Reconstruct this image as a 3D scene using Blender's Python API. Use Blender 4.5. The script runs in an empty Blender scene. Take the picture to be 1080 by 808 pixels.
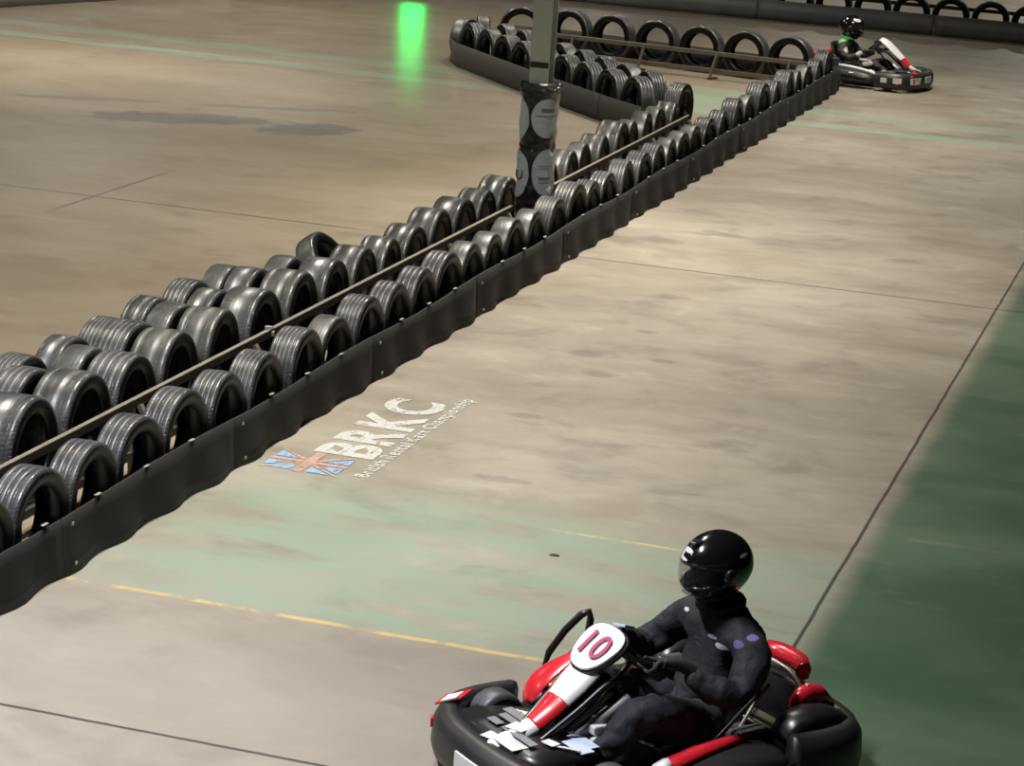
import bpy, bmesh, math, random
from mathutils import Vector, Matrix
PI = math.pi
random.seed(7)
S = bpy.context.scene
COL = S.collection

# ------------------------------------------------------------------ camera
CAM_H = 4.1
cam_data = bpy.data.cameras.new('camera'); cam = bpy.data.objects.new('camera', cam_data); COL.objects.link(cam)
R0 = Vector((0.95111728, 0.3023857, 0.06275992))       # right
R1v = Vector((0.13454279, -0.22279139, -0.96553728))   # down
R2v = Vector((-0.27798229, 0.92678309, -0.25258455))   # forward
r = R0.normalized(); u = -(R1v - r * R1v.dot(r)).normalized(); b = r.cross(u)
mw = Matrix(((r.x, u.x, b.x, 0), (r.y, u.y, b.y, 0), (r.z, u.z, b.z, CAM_H), (0, 0, 0, 1)))
cam.matrix_world = mw
cam_data.sensor_width = 36; cam_data.lens = 2550 * 36 / 1080; cam_data.clip_end = 400
S.camera = cam

# ------------------------------------------------------------------ view, world, lights
S.view_settings.view_transform = 'Standard'; S.view_settings.look = 'None'
S.view_settings.gamma = 1; S.view_settings.use_curve_mapping = False
S.view_settings.exposure = -0.32
S.cycles.use_denoising = True
S.cycles.max_bounces = 6; S.cycles.diffuse_bounces = 3; S.cycles.glossy_bounces = 3
S.cycles.sample_clamp_indirect = 4
w = bpy.data.worlds.new('world'); S.world = w; w.use_nodes = True
w.node_tree.nodes['Background'].inputs[0].default_value = (0.5, 0.5, 0.5, 1)
w.node_tree.nodes['Background'].inputs[1].default_value = 0.0

def lamp(x, y, z, sx, sy, watt, col=(1.0, 0.93, 0.80), aim=None):
    d = bpy.data.lights.new('hall_lamp', 'AREA'); d.shape = 'RECTANGLE'; d.size = sx; d.size_y = sy
    d.energy = watt; d.color = col
    o = bpy.data.objects.new('hall_lamp', d); COL.objects.link(o); o.location = (x, y, z)
    if aim is not None:
        o.rotation_euler = (Vector(aim) - o.location).to_track_quat('-Z', 'Y').to_euler()
    return o
WARM = (1.0, 0.94, 0.82); COOL = (0.95, 0.97, 1.0)
LAMPS = [(-13, 8, 200, COOL, 150), (-5.2, 7.6, 600, COOL, 130),
         (-14, 16, 300, WARM, 140), (-5.6, 13.2, 360, WARM, 120),
         (-5.4, 20.0, 560, WARM, 115), (-14.5, 27.5, 560, WARM, 125), (-5.0, 27.5, 330, WARM, 125),
         (-14.5, 34.5, 420, WARM, 125), (-4.6, 32.0, 190, WARM, 115), (-9.5, 34.0, 150, WARM, 120),
         (-8.5, 46, 120, WARM, 130), (-2.0, 46, 120, WARM, 130),
         (-16, 58, 200, WARM, 170), (-10, 58, 230, WARM, 170), (-5, 58, 300, WARM, 170), (0.5, 58, 200, WARM, 170)]
for x, y, wt, c, sp in LAMPS:
    lamp(x, y, 6.6, 0.16, 1.5, wt, c).data.spread = math.radians(sp)

# ------------------------------------------------------------------ helpers
def link(o, parent=None):
    COL.objects.link(o)
    if parent: o.parent = parent
    return o
def tag(o, label=None, cat=None, group=None, kind=None):
    if label: o['label'] = label
    if cat: o['category'] = cat
    if group: o['group'] = group
    if kind: o['kind'] = kind
    return o
def empty(name, loc=(0, 0, 0), rz=0):
    o = bpy.data.objects.new(name, None); o.empty_display_size = 0.1
    o.location = loc; o.rotation_euler = (0, 0, rz); return link(o)
def obj_me(name, me, mat=None, parent=None, smooth=True):
    o = bpy.data.objects.new(name, me)
    if mat is not None and not me.materials: me.materials.append(mat)
    if smooth:
        for p in me.polygons: p.use_smooth = True
    return link(o, parent)
def obj(name, bm, mat=None, parent=None, smooth=False, bevel=0, seg=2):
    me = bpy.data.meshes.new(name); bmesh.ops.recalc_face_normals(bm, faces=bm.faces[:]); bm.to_mesh(me); bm.free()
    o = obj_me(name, me, mat, parent, smooth)
    if bevel:
        m = o.modifiers.new('bevel', 'BEVEL'); m.width = bevel; m.segments = seg; m.limit_method = 'ANGLE'; m.angle_limit = 0.6
    return o
def box(bm, c, s, rot=None):
    g = bmesh.ops.create_cube(bm, size=1); M = Matrix.Translation(Vector(c))
    if rot is not None: M = M @ rot.to_4x4()
    M = M @ Matrix.Diagonal((s[0], s[1], s[2], 1)); bmesh.ops.transform(bm, matrix=M, verts=g['verts']); return g['verts']
def bar(bm, a, b_, sw, sh=None, up=(0, 0, 1)):
    a = Vector(a); b_ = Vector(b_); d = (b_ - a); L = d.length; d.normalize(); sh = sh or sw
    s_ = d.cross(Vector(up)); s_.normalize(); t = s_.cross(d)
    rot = Matrix((d, s_, t)).transposed()
    return box(bm, (a + b_) / 2, (L, sw, sh), rot)
def tube(bm, pts, rad, seg=10, closed=False):
    pts = [Vector(p) for p in pts]; n = len(pts); rings = []
    prev = None
    for i, p in enumerate(pts):
        if closed: d = pts[(i + 1) % n] - pts[i - 1]
        else: d = pts[min(i + 1, n - 1)] - pts[max(i - 1, 0)]
        d.normalize()
        if prev is None:
            a = Vector((0, 0, 1)) if abs(d.z) < 0.9 else Vector((1, 0, 0)); s_ = d.cross(a).normalized()
        else: s_ = (prev - d * prev.dot(d)).normalized()
        prev = s_; t = d.cross(s_)
        rr = rad[i] if isinstance(rad, (list, tuple)) else rad
        rings.append([bm.verts.new(p + (s_ * math.cos(2 * PI * k / seg) + t * math.sin(2 * PI * k / seg)) * rr) for k in range(seg)])
    m = n if closed else n - 1
    for i in range(m):
        A = rings[i]; B = rings[(i + 1) % n]
        for k in range(seg): bm.faces.new((A[k], A[(k + 1) % seg], B[(k + 1) % seg], B[k]))
    if not closed:
        bm.faces.new(rings[0][::-1]); bm.faces.new(rings[-1])
def lathe(bm, prof, seg=48, axis='X', center=(0, 0, 0), closed=True, cap=False):
    """prof = list of (axial, radius)"""
    rings = []; c = Vector(center)
    for k in range(seg):
        a = 2 * PI * k / seg; ca, sa = math.cos(a), math.sin(a); ring = []
        for (x, rr) in prof:
            if axis == 'X': v = (x, rr * ca, rr * sa)
            elif axis == 'Y': v = (rr * ca, x, rr * sa)
            else: v = (rr * ca, rr * sa, x)
            ring.append(bm.verts.new(c + Vector(v)))
        rings.append(ring)
    n = len(prof); m = n if closed else n - 1
    for k in range(seg):
        A = rings[k]; B = rings[(k + 1) % seg]
        for i in range(m): bm.faces.new((A[i], A[(i + 1) % n], B[(i + 1) % n], B[i]))
    if cap:
        bm.faces.new([rg[0] for rg in rings]); bm.faces.new([rg[-1] for rg in rings][::-1])
def loft(bm, rings, closed_ring=True, caps=True):
    R = [[bm.verts.new(Vector(p)) for p in rg] for rg in rings]; n = len(R[0])
    for i in range(len(R) - 1):
        for k in range(n if closed_ring else n - 1):
            bm.faces.new((R[i][k], R[i][(k + 1) % n], R[i + 1][(k + 1) % n], R[i + 1][k]))
    if caps and closed_ring:
        bm.faces.new(R[0][::-1]); bm.faces.new(R[-1])
def plan_sweep(bm, path, prof, closed=False):
    """path: xy(z) points; prof: (outward offset, z) points swept along it; outward = right-hand side"""
    pts = [Vector(p) if len(p) == 3 else Vector((p[0], p[1], 0)) for p in path]; rings = []
    for i, p in enumerate(pts):
        d = pts[min(i + 1, len(pts) - 1)] - pts[max(i - 1, 0)]; d.z = 0; d.normalize(); nrm = Vector((d.y, -d.x, 0))
        rings.append([p + nrm * q[0] + Vector((0, 0, q[1])) for q in prof])
    loft(bm, rings)
def arc_path(ctrl, n=8):
    """Catmull-Rom through control points"""
    P = [Vector(c) for c in ctrl]; out = []
    for i in range(len(P) - 1):
        p0 = P[max(i - 1, 0)]; p1 = P[i]; p2 = P[i + 1]; p3 = P[min(i + 2, len(P) - 1)]
        for k in range(n):
            t = k / n
            out.append(0.5 * ((2 * p1) + (p2 - p0) * t + (2 * p0 - 5 * p1 + 4 * p2 - p3) * t * t + (3 * p1 - p0 - 3 * p2 + p3) * t ** 3))
    out.append(P[-1]); return out
def subsurf(o, lv=1):
    m = o.modifiers.new('subsurf', 'SUBSURF'); m.levels = lv; m.render_levels = lv; return o
def skin_mesh(name, verts, edges, root=0, sub=2):
    me = bpy.data.meshes.new('skel'); me.from_pydata([v[:3] for v in verts], edges, [])
    o = bpy.data.objects.new('skel', me); COL.objects.link(o)
    o.modifiers.new('skin', 'SKIN').use_smooth_shade = True
    sv = me.skin_vertices[0].data
    for i, v in enumerate(verts):
        sv[i].radius = (v[3], v[4] if len(v) > 4 else v[3]); sv[i].use_root = (i == root)
    s_ = o.modifiers.new('s', 'SUBSURF'); s_.levels = sub; s_.render_levels = sub
    dg = bpy.context.evaluated_depsgraph_get()
    m2 = bpy.data.meshes.new_from_object(o.evaluated_get(dg)); m2.name = name
    bpy.data.objects.remove(o, do_unlink=True); return m2

# ------------------------------------------------------------------ material node helpers
class NB:
    def __init__(s, name):
        s.m = bpy.data.materials.new(name); s.m.use_nodes = True; s.t = s.m.node_tree; s.n = s.t.nodes; s.l = s.t.links
        s.bsdf = s.n['Principled BSDF']
    def set(s, **k):
        for a, v in k.items():
            inp = s.bsdf.inputs[a.replace('_', ' ')]
            if hasattr(v, 'links') or isinstance(v, bpy.types.NodeSocket): s.l.new(v, inp)
            else: inp.default_value = (*v, 1) if isinstance(v, tuple) and len(v) == 3 else v
        return s
    def _in(s, sock, v):
        if isinstance(v, bpy.types.NodeSocket): s.l.new(v, sock)
        elif v is not None: sock.default_value = (*v, 1) if isinstance(v, tuple) and len(v) == 3 and len(sock.default_value) == 4 else v
    def math(s, op, a, b=None, c=None, clamp=False):
        n = s.n.new('ShaderNodeMath'); n.operation = op; n.use_clamp = clamp
        s._in(n.inputs[0], a); s._in(n.inputs[1], b); s._in(n.inputs[2], c); return n.outputs[0]
    def noise(s, vec, scale=1, detail=4, rough=.55, dist=0, out='Fac'):
        n = s.n.new('ShaderNodeTexNoise'); s.l.new(vec, n.inputs['Vector']); n.inputs['Scale'].default_value = scale
        n.inputs['Detail'].default_value = detail; n.inputs['Roughness'].default_value = rough; n.inputs['Distortion'].default_value = dist
        return n.outputs[out]
    def mapr(s, vec, scale=(1, 1, 1), loc=(0, 0, 0), rot=(0, 0, 0)):
        n = s.n.new('ShaderNodeMapping'); s.l.new(vec, n.inputs['Vector']); n.inputs['Scale'].default_value = scale
        n.inputs['Location'].default_value = loc; n.inputs['Rotation'].default_value = rot; return n.outputs[0]
    def ss(s, v, a, b):       # smoothstep a->b
        n = s.n.new('ShaderNodeMapRange'); n.interpolation_type = 'SMOOTHSTEP'; s._in(n.inputs[0], v)
        n.inputs[1].default_value = a; n.inputs[2].default_value = b; return n.outputs[0]
    def mix(s, f, a, b):
        n = s.n.new('ShaderNodeMix'); n.data_type = 'RGBA'; s._in(n.inputs[0], f); s._in(n.inputs[6], a); s._in(n.inputs[7], b); return n.outputs[2]
    def pos(s):
        return s.n.new('ShaderNodeNewGeometry').outputs['Position']
    def ob(s):
        return s.n.new('ShaderNodeTexCoord').outputs['Object']
    def sep(s, v):
        n = s.n.new('ShaderNodeSeparateXYZ'); s.l.new(v, n.inputs[0]); return n.outputs
    def bump(s, h, strength=.3, dist=.01):
        n = s.n.new('ShaderNodeBump'); s.l.new(h, n.inputs['Height']); n.inputs['Strength'].default_value = strength
        n.inputs['Distance'].default_value = dist; s.l.new(n.outputs[0], s.bsdf.inputs['Normal'])
def simple(name, col, rough=.5, metal=0, noise=.15, nscale=8, coat=0, bump=0):
    q = NB(name); f = q.noise(q.ob(), nscale, 4)
    c2 = tuple(max(0, min(1, c * (1 + noise))) for c in col); c1 = tuple(c * (1 - noise) for c in col)
    q.set(Base_Color=q.mix(f, c1, c2), Metallic=metal, Coat_Weight=coat, Coat_Roughness=.08)
    q.set(Roughness=q.math('MULTIPLY_ADD', f, .16, rough - .08))
    if bump: q.bump(f, bump, .01)
    return q.m

# ------------------------------------------------------------------ floor material
def floor_material():
    q = NB('race_floor'); P = q.pos(); X, Y, Z = q.sep(P)
    st = q.mapr(P, (0.42, .85, 1), rot=(0, 0, -.08)); st2 = q.mapr(P, (1.0, 3.6, 1), rot=(0, 0, -.05))
    mott = q.noise(q.mapr(P, (.9, 1.1, 1), loc=(3, 1, 0)), 1.3, 7, .68, .4)
    big = q.noise(q.mapr(P, (.55, .9, 1)), .8, 5, .6, .3); streak = q.noise(st, 1.6, 6, .62, .8); fine = q.noise(st2, 2.2, 5, .65)
    wear = q.noise(q.mapr(P, (.6, 2.2, 1), loc=(7, 3, 0)), 1.7, 6, .7, .5)
    c = q.mix(q.ss(big, .3, .7), (0.215, 0.184, 0.140), (0.310, 0.275, 0.222))
    c = q.mix(q.math('MULTIPLY', q.ss(mott, .5, .70), .72), c, (0.135, 0.118, 0.095))
    c = q.mix(q.math('MULTIPLY', q.ss(mott, .45, .28), .50), c, (0.40, 0.37, 0.30))
    c = q.mix(q.math('MULTIPLY', q.ss(streak, .45, .72), .45), c, (0.150, 0.128, 0.105))
    c = q.mix(q.math('MULTIPLY', q.ss(streak, .42, .25), .35), c, (0.42, 0.38, 0.31))
    c = q.mix(q.math('MULTIPLY', q.ss(fine, .5, .75), .22), c, (0.155, 0.14, 0.12))
    c = q.mix(q.math('MULTIPLY', q.ss(fine, .45, .25), .18), c, (0.42, 0.37, 0.30))
    # warmer, browner floor left of the barrier (older sealed slab)
    c = q.mix(q.math('MULTIPLY', q.ss(X, -5.4, -5.8), .45), c, (0.225, 0.168, 0.108))
    # near bay is greyer
    c = q.mix(q.math('MULTIPLY', q.ss(Y, 11, 9.5), .45), c, (0.255, 0.228, 0.205))
    wob = q.math('MULTIPLY_ADD', q.noise(P, 3, 4), .12, -.06)
    Yw = q.math('ADD', Y, wob); Xw = q.math('ADD', X, q.math('MULTIPLY_ADD', q.noise(P, 2.3, 4), .1, -.05))
    wy = q.math('ADD', Y, q.math('MULTIPLY_ADD', q.noise(P, 1.2, 5, .7), 1.3, -.65))
    def band(v, a, b, s=.03): return q.math('MULTIPLY', q.ss(v, a - s, a + s), q.ss(v, b + s, b - s))
    # green painted band across the track
    g1 = q.math('MULTIPLY', band(wy, 10.15, 12.35, .35), q.ss(Y, 10.235, 10.26))
    g1 = q.math('MULTIPLY', g1, q.ss(wear, .68, .42)); g1 = q.math('MULTIPLY', g1, q.ss(X, -5.7, -4.9))
    g1 = q.math('MULTIPLY', g1, q.ss(X, -1.7, -1.8))
    c = q.mix(q.math('MULTIPLY', g1, .66), c, (0.205, 0.290, 0.215))
    # green painted apron right of the long joint
    g2 = q.math('MULTIPLY', q.ss(Xw, -1.80, -1.62), q.ss(wear, .99, .55)); 
    c = q.mix(q.math('MULTIPLY', g2, .93), c, q.mix(q.ss(big, .35, .65), (0.030, 0.075, 0.042), (0.070, 0.125, 0.075)))
    # teal strips
    for (a, b_, k) in ((28.5, 28.9, .6), (29.7, 30.3, .42)):
        yt = q.math('ADD', Yw, q.math('MULTIPLY_ADD', X, .045, .45)) if a > 29 else q.math('ADD', Yw, q.math('MULTIPLY_ADD', X, .05, .30))
        g = q.math('MULTIPLY', band(yt, a, b_, .06), q.ss(wear, .72, .4))
        c = q.mix(q.math('MULTIPLY', g, k), c, (0.22, 0.36, 0.27))
    gi = q.math('MULTIPLY', band(Yw, 28.7, 31.0, .15), band(X, -7.6, -5.4, .1)); c = q.mix(q.math('MULTIPLY', gi, .6), c, (0.25, 0.33, 0.24))
    # thin yellow edging lines
    dash = q.ss(q.noise(q.mapr(P, (2.2, 1, 1)), 1.4, 4, .7), .40, .56)
    y1 = q.math('MULTIPLY', band(q.math('ADD', Y, q.math('MULTIPLY', wob, .3)), 10.21, 10.25, .012), dash)
    y1 = q.math('MULTIPLY', y1, q.ss(X, -1.9, -2.0)); 
    y2 = q.math('MULTIPLY', band(q.math('ADD', Y, q.math('MULTIPLY', wob, .3)), 12.12, 12.15, .01), q.math('MULTIPLY', dash, q.math('MULTIPLY', q.ss(X, -3.5, -3.1), q.ss(X, -2.45, -2.6))))
    c = q.mix(q.math('MULTIPLY', y1, .68), c, (0.58, 0.40, 0.12)); c = q.mix(q.math('MULTIPLY', y2, .7), c, (0.60, 0.44, 0.15))
    # dull yellow worn patches at far right foot of the apron
    # blue-grey repair patches left of the barrier
    pn = q.math('MULTIPLY_ADD', q.noise(q.mapr(P, (1, 1.8, 1)), 3.2, 7, .72, .6), 4.2, -2.1)
    for (cx, cy, sx, sy, k) in ((-11.15, 24.0, .95, .42, .75), (-9.75, 24.2, .45, .5, .7), (-12.6, 24.6, .8, .16, .5), (-10.6, 25.4, .9, .12, .5)):
        dx = q.math('DIVIDE', q.math('SUBTRACT', X, cx), sx); dy = q.math('DIVIDE', q.math('SUBTRACT', q.math('MULTIPLY_ADD', X, -.42, Y), cy - .42 * cx), sy)
        d = q.math('ADD', q.math('ADD', q.math('MULTIPLY', dx, dx), q.math('MULTIPLY', dy, dy)), pn)
        c = q.mix(q.math('MULTIPLY', q.ss(d, 1.05, .85), k), c, (0.095, 0.098, 0.100))
    # small oil spots on the track
    for (cx, cy, sx, sy) in ((-4.05, 15.6, .14, .1), (-4.3, 16.1, .12, .12), (-3.75, 16.2, .12, .07), (-4.1, 17.0, .1, .07), (-4.35, 15.1, .12, .08), (-4.2, 14.3, .12, .06), (-3.9, 12.9, .2, .08), (-4.9, 20.5, .25, .18), (-4.5, 21.1, .25, .15)):
        dx = q.math('DIVIDE', q.math('SUBTRACT', X, cx), sx); dy = q.math('DIVIDE', q.math('SUBTRACT', Y, cy), sy)
        d = q.math('ADD', q.math('ADD', q.math('MULTIPLY', dx, dx), q.math('MULTIPLY', dy, dy)), pn)
        c = q.mix(q.math('MULTIPLY', q.ss(d, 1.2, .2), .45), c, (0.09, 0.085, 0.08))
    # slab joints
    for (v, a, wd, lo, k) in ((Y, 8.67, .011, None, .92), (Y, 19.36, .014, None, .8), (X, -1.782, .010, None, .9), (X, -9.83, .02, None, .55)):
        vv = q.math('ADD', v, q.math('MULTIPLY', wob, .12)); jm = band(vv, a - wd, a + wd, .006)
        if a == -9.83: jm = q.math('MULTIPLY', jm, band(Y, 18.6, 20.8, .4))
        if a == 19.36: jm = q.math('MULTIPLY', jm, q.math('SUBTRACT', 1, band(X, -7.2, -5.3, .3)))
        c = q.mix(q.math('MULTIPLY', jm, k), c, (0.02, 0.018, 0.015))
    pol = q.math('MULTIPLY', q.ss(Y, 25, 31), q.ss(X, -6.5, -9.5))
    q.set(Base_Color=c, Roughness=q.math('MULTIPLY_ADD', streak, .25, .32), Specular_IOR_Level=.5, Coat_Weight=q.math('MULTIPLY', pol, .9), Coat_Roughness=.17)
    q.bump(fine, .12, .01)
    return q.m

# ------------------------------------------------------------------ other materials
def tyre_material(name, base, dust, rough, blocks=True):
    q = NB(name); O = q.ob(); x, y, z = q.sep(O)
    ang = q.math('ARCTAN2', z, y); rad = q.math('SQRT', q.math('ADD', q.math('MULTIPLY', y, y), q.math('MULTIPLY', z, z)))
    ax = q.math('ABSOLUTE', x)
    rnd = q.n.new('ShaderNodeObjectInfo').outputs['Random']
    vo = q.n.new('ShaderNodeVectorMath'); vo.operation = 'ADD'; q.l.new(O, vo.inputs[0]); 
    cmb = q.n.new('ShaderNodeCombineXYZ'); q._in(cmb.inputs[0], q.math('MULTIPLY', rnd, 9)); q.l.new(cmb.outputs[0], vo.inputs[1])
    n1 = q.noise(vo.outputs[0], 6, 5, .65); n2 = q.noise(vo.outputs[0], 45, 3, .6)
    tread = q.ss(rad, .262, .278)
    dustf = q.math('MULTIPLY', q.ss(n1, .35, .7), tread)
    c = q.mix(q.math('MULTIPLY', dustf, .8), q.mix(tread, (0.0035, 0.0035, 0.0035), base), dust)  # dusty tread; sidewalls and inside near black, their shade put into the colour
    c = q.mix(q.math('MULTIPLY', tread, .35), c, dust)
    sh = q.math('MULTIPLY', q.ss(rad, .245, .262), q.ss(rad, .2868, .2845))
    rg = q.math('ADD', q.math('MULTIPLY_ADD', n1, .25, rough - .12), q.math('MULTIPLY', rnd, .08))
    q.set(Base_Color=c, Roughness=q.math('MULTIPLY_ADD', sh, -.10, rg), Specular_IOR_Level=q.math('MULTIPLY_ADD', tread, .5, .3))
    cv = q.n.new('ShaderNodeCombineXYZ'); q._in(cv.inputs[0], q.math('MULTIPLY', x, 55)); q._in(cv.inputs[1], q.math('MULTIPLY', ang, 1.2)); q._in(cv.inputs[2], q.math('MULTIPLY', rnd, 20))
    n3 = q.noise(cv.outputs[0], 1.0, 4, .6)
    blk = q.ss(q.math('SINE', q.math('MULTIPLY_ADD', ang, 72, q.math('MULTIPLY', x, 60))), -.55, -.8)
    blk = q.math('MULTIPLY', blk, q.math('MULTIPLY', tread, q.ss(ax, .045, .055)))
    h = q.math('SUBTRACT', q.math('ADD', q.math('MULTIPLY', n2, .25), q.math('MULTIPLY', q.math('MULTIPLY', n3, tread), .8 if not blocks else .5)), blk if blocks else q.math('MULTIPLY', blk, .25))
    q.bump(h, .55, .006)
    return q.m
M = {}
M['floor'] = floor_material()
M['tyre_a'] = tyre_material('tyre_rubber_patterned', (0.010, 0.010, 0.011), (0.072, 0.072, 0.075), .35)
M['tyre_b'] = tyre_material('tyre_rubber_bald', (0.011, 0.011, 0.011), (0.078, 0.078, 0.073), .37, False)
M['belt'] = simple('conveyor_belt_rubber', (0.0045, 0.0042, 0.0040), .75, 0, .5, 3, bump=.2)
M['belt_dust'] = simple('dusty_belt_rubber', (0.030, 0.0245, 0.020), .65, 0, .35, 2.5, bump=.2)
M['belt_grey'] = simple('grey_belt_rubber', (0.105, 0.108, 0.108), .5, 0, .6, 1.5, bump=.3)
M['steel'] = simple('painted_frame_steel', (0.15, 0.125, 0.09), .45, .3, .3, 12)
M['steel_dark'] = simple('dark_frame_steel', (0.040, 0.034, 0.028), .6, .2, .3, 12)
M['rail_top'] = simple('lit_rail_top', (0.20, 0.175, 0.135), .5, .2, .25, 9)  # top strip paler than the side: light from above put into the colour
M['zinc'] = simple('zinc_steel', (0.45, 0.44, 0.40), .4, .6, .2, 20)
M['column'] = simple('column_paint', (0.30, 0.325, 0.285), .5, 0, .08, 5)
M['column_shade'] = simple('column_web_shade', (0.022, 0.023, 0.020), .6, 0, .2, 5)  # same column, web darkened: shade of the recess put into the colour
M['wall'] = simple('hall_wall_paint', (0.10, 0.095, 0.085), .7, 0, .1, .5)
M['ceiling'] = simple('hall_ceiling_sheet', (0.03, 0.03, 0.03), .8, 0, .1, .5)
M['black_plastic'] = simple('black_plastic', (0.010, 0.010, 0.011), .34, 0, .3, 9)
M['scuffed_plastic'] = simple('scuffed_black_plastic', (0.020, 0.019, 0.019), .42, 0, .5, 6, bump=.15)
M['red'] = simple('red_plastic', (0.62, 0.018, 0.030), .28, 0, .12, 6, coat=.3)
M['white'] = simple('white_plastic', (0.80, 0.79, 0.80), .35, 0, .04, 6)
M['number_red'] = simple('number_red', (0.42, 0.05, 0.13), .5, 0, .1, 6)
M['kart_tyre'] = simple('slick_rubber', (0.06, 0.06, 0.068), .45, 0, .3, 10)  # base lightened so the colour carries the glare on the front wheel
M['rim'] = simple('wheel_rim_metal', (0.10, 0.10, 0.11), .35, .8, .2, 10)
M['frame_tube'] = simple('chassis_tube', (0.10, 0.095, 0.09), .35, .7, .2, 10)
M['floor_pan'] = simple('kart_floor_pan', (0.05, 0.05, 0.05), .4, .5, .3, 10)
M['seat'] = simple('seat_shell', (0.012, 0.012, 0.013), .3, 0, .2, 8)
M['engine'] = simple('engine_alloy', (0.16, 0.16, 0.16), .4, .6, .4, 14)
M['glove'] = simple('glove_fabric', (0.012, 0.012, 0.014), .7, 0, .3, 20)
M['shoe'] = simple('shoe_leather', (0.02, 0.02, 0.022), .5, 0, .3, 10)
M['grey_shoe'] = simple('grey_shoe', (0.28, 0.29, 0.31), .6, 0, .2, 10)
M['skin'] = simple('skin', (0.48, 0.27, 0.19), .5, 0, .08, 12)
M['eye'] = simple('eye_dark', (0.03, 0.02, 0.015), .2)
M['sticker'] = simple('sticker_white', (0.62, 0.62, 0.62), .4, 0, .25, 14)
M['sticker_blue'] = simple('sticker_pale_blue', (0.55, 0.62, 0.78), .35, 0, .1, 14)
M['sticker_grey'] = simple('sticker_grey', (0.22, 0.22, 0.23), .4, 0, .2, 14)

def marked(name, base, marks, rough=.7, noise=.3, coat=0):
    """fabric or shell with small patches: marks = [(x,y,z, rx,ry,rz, colour)] in the object's own coordinates"""
    q = NB(name); O = q.ob(); f = q.noise(O, 14, 4); c = q.mix(f, tuple(v * (1 - noise) for v in base), tuple(v * (1 + noise) for v in base))
    for (x, y, z, rx, ry, rz, colr) in marks:
        n = q.mapr(O, (1 / rx, 1 / ry, 1 / rz), loc=(-x / rx, -y / ry, -z / rz))
        L = q.n.new('ShaderNodeVectorMath'); L.operation = 'LENGTH'; q.l.new(n, L.inputs[0])
        c = q.mix(q.ss(L.outputs['Value'], 1.05, .92), c, colr)
    q.set(Base_Color=c, Roughness=rough, Coat_Weight=coat, Coat_Roughness=.05)
    if not coat: q.bump(q.noise(O, 7, 5, .6, 1.2), .5, .03)
    return q.m

# ------------------------------------------------------------------ the setting
def plane_xy(name, x0, x1, y0, y1, z, mat, flip=False):
    bm = bmesh.new(); vs = [bm.verts.new(p) for p in ((x0, y0, z), (x1, y0, z), (x1, y1, z), (x0, y1, z))]; bm.faces.new(vs if not flip else vs[::-1])
    me = bpy.data.meshes.new(name); bm.to_mesh(me); bm.free(); o = obj_me(name, me, mat, None, False); o['kind'] = 'structure'; return o
def slab(name, c, s, mat):
    bm = bmesh.new(); box(bm, c, s); o = obj(name, bm, mat); o['kind'] = 'structure'; return o
slab('floor', (-11, 27, -.1), (44, 76, .2), M['floor'])
slab('ceiling', (-11, 27, 7.6), (44, 76, .2), M['ceiling'])
slab('wall_back', (-11, 64.9, 3.75), (44, .2, 7.5), M['ceiling'])
slab('wall_front', (-11, -10.9, 3.75), (44, .2, 7.5), M['wall'])
slab('wall_left', (-32.9, 27, 3.75), (.2, 76, 7.5), M['wall'])
slab('wall_right', (10.9, 27, 3.75), (.2, 76, 7.5), M['wall'])

# ------------------------------------------------------------------ tyres
def tyre_mesh(name, w, grooves, mat, R=.29, crown=.006, seg=72):
    """closed profile in (axial, radius), outer tread, shoulders, sidewalls, beads and inner liner"""
    h = w / 2; P = []; rb = .192
    P += [(-h * .72, rb), (-h * .86, rb + .006), (-h * .98, rb + .03), (-h * 1.02, rb + .05), (-h * .99, R - .035), (-h * .93, R - .015), (-h * .84, R - .006)]
    xs = -h * .80; step = w * .80 / 20; gset = [g * h for g in grooves]; x = xs
    pts = [(-h * .78, R - .004)]
    for g in gset:
        gw = .0045
        pts += [(g - gw, R - crown * (g / h) ** 2 - .001), (g - gw * .7, R - .009), (g + gw * .7, R - .009), (g + gw, R - crown * (g / h) ** 2 - .001)]
    pts += [(h * .78, R - .004)]
    if not gset: pts = [(-h * .78, R - .004), (-h * .4, R - .001), (0, R), (h * .4, R - .001), (h * .78, R - .004)]
    P += pts
    P += [(h * .84, R - .006), (h * .93, R - .015), (h * .99, R - .035), (h * 1.02, rb + .05), (h * .98, rb + .03), (h * .86, rb + .006), (h * .72, rb)]
    P += [(h * .66, rb + .006), (h * .78, rb + .03), (h * .86, R - .05), (h * .70, R - .022), (0, R - .016), (-h * .70, R - .022), (-h * .86, R - .05), (-h * .78, rb + .03), (-h * .66, rb + .006)]
    bm = bmesh.new(); lathe(bm, P, seg, 'X'); bmesh.ops.recalc_face_normals(bm, faces=bm.faces[:])
    me = bpy.data.meshes.new(name); bm.to_mesh(me); bm.free(); me.materials.append(mat)
    for p in me.polygons: p.use_smooth = True
    return me
T_MESH = [tyre_mesh('ribbed_tyre', .19, (-.55, -.18, .18, .55), M['tyre_a']),
          tyre_mesh('ribbed_tyre', .185, (-.45, 0, .45), M['tyre_a']),
          tyre_mesh('bald_tyre', .18, (), M['tyre_b'], crown=.012),
          tyre_mesh('wide_tyre', .25, (-.5, .5), M['tyre_b']),
          tyre_mesh('wide_tyre', .25, (.62,), M['tyre_a']),
          tyre_mesh('slim_tyre', .15, (), M['tyre_b'], crown=.012),
          tyre_mesh('five_rib_tyre', .20, (-.62, -.31, 0, .31, .62), M['tyre_a']),
          tyre_mesh('wide_tyre', .25, (-.6, -.2, .2, .6), M['tyre_a'])]
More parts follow.
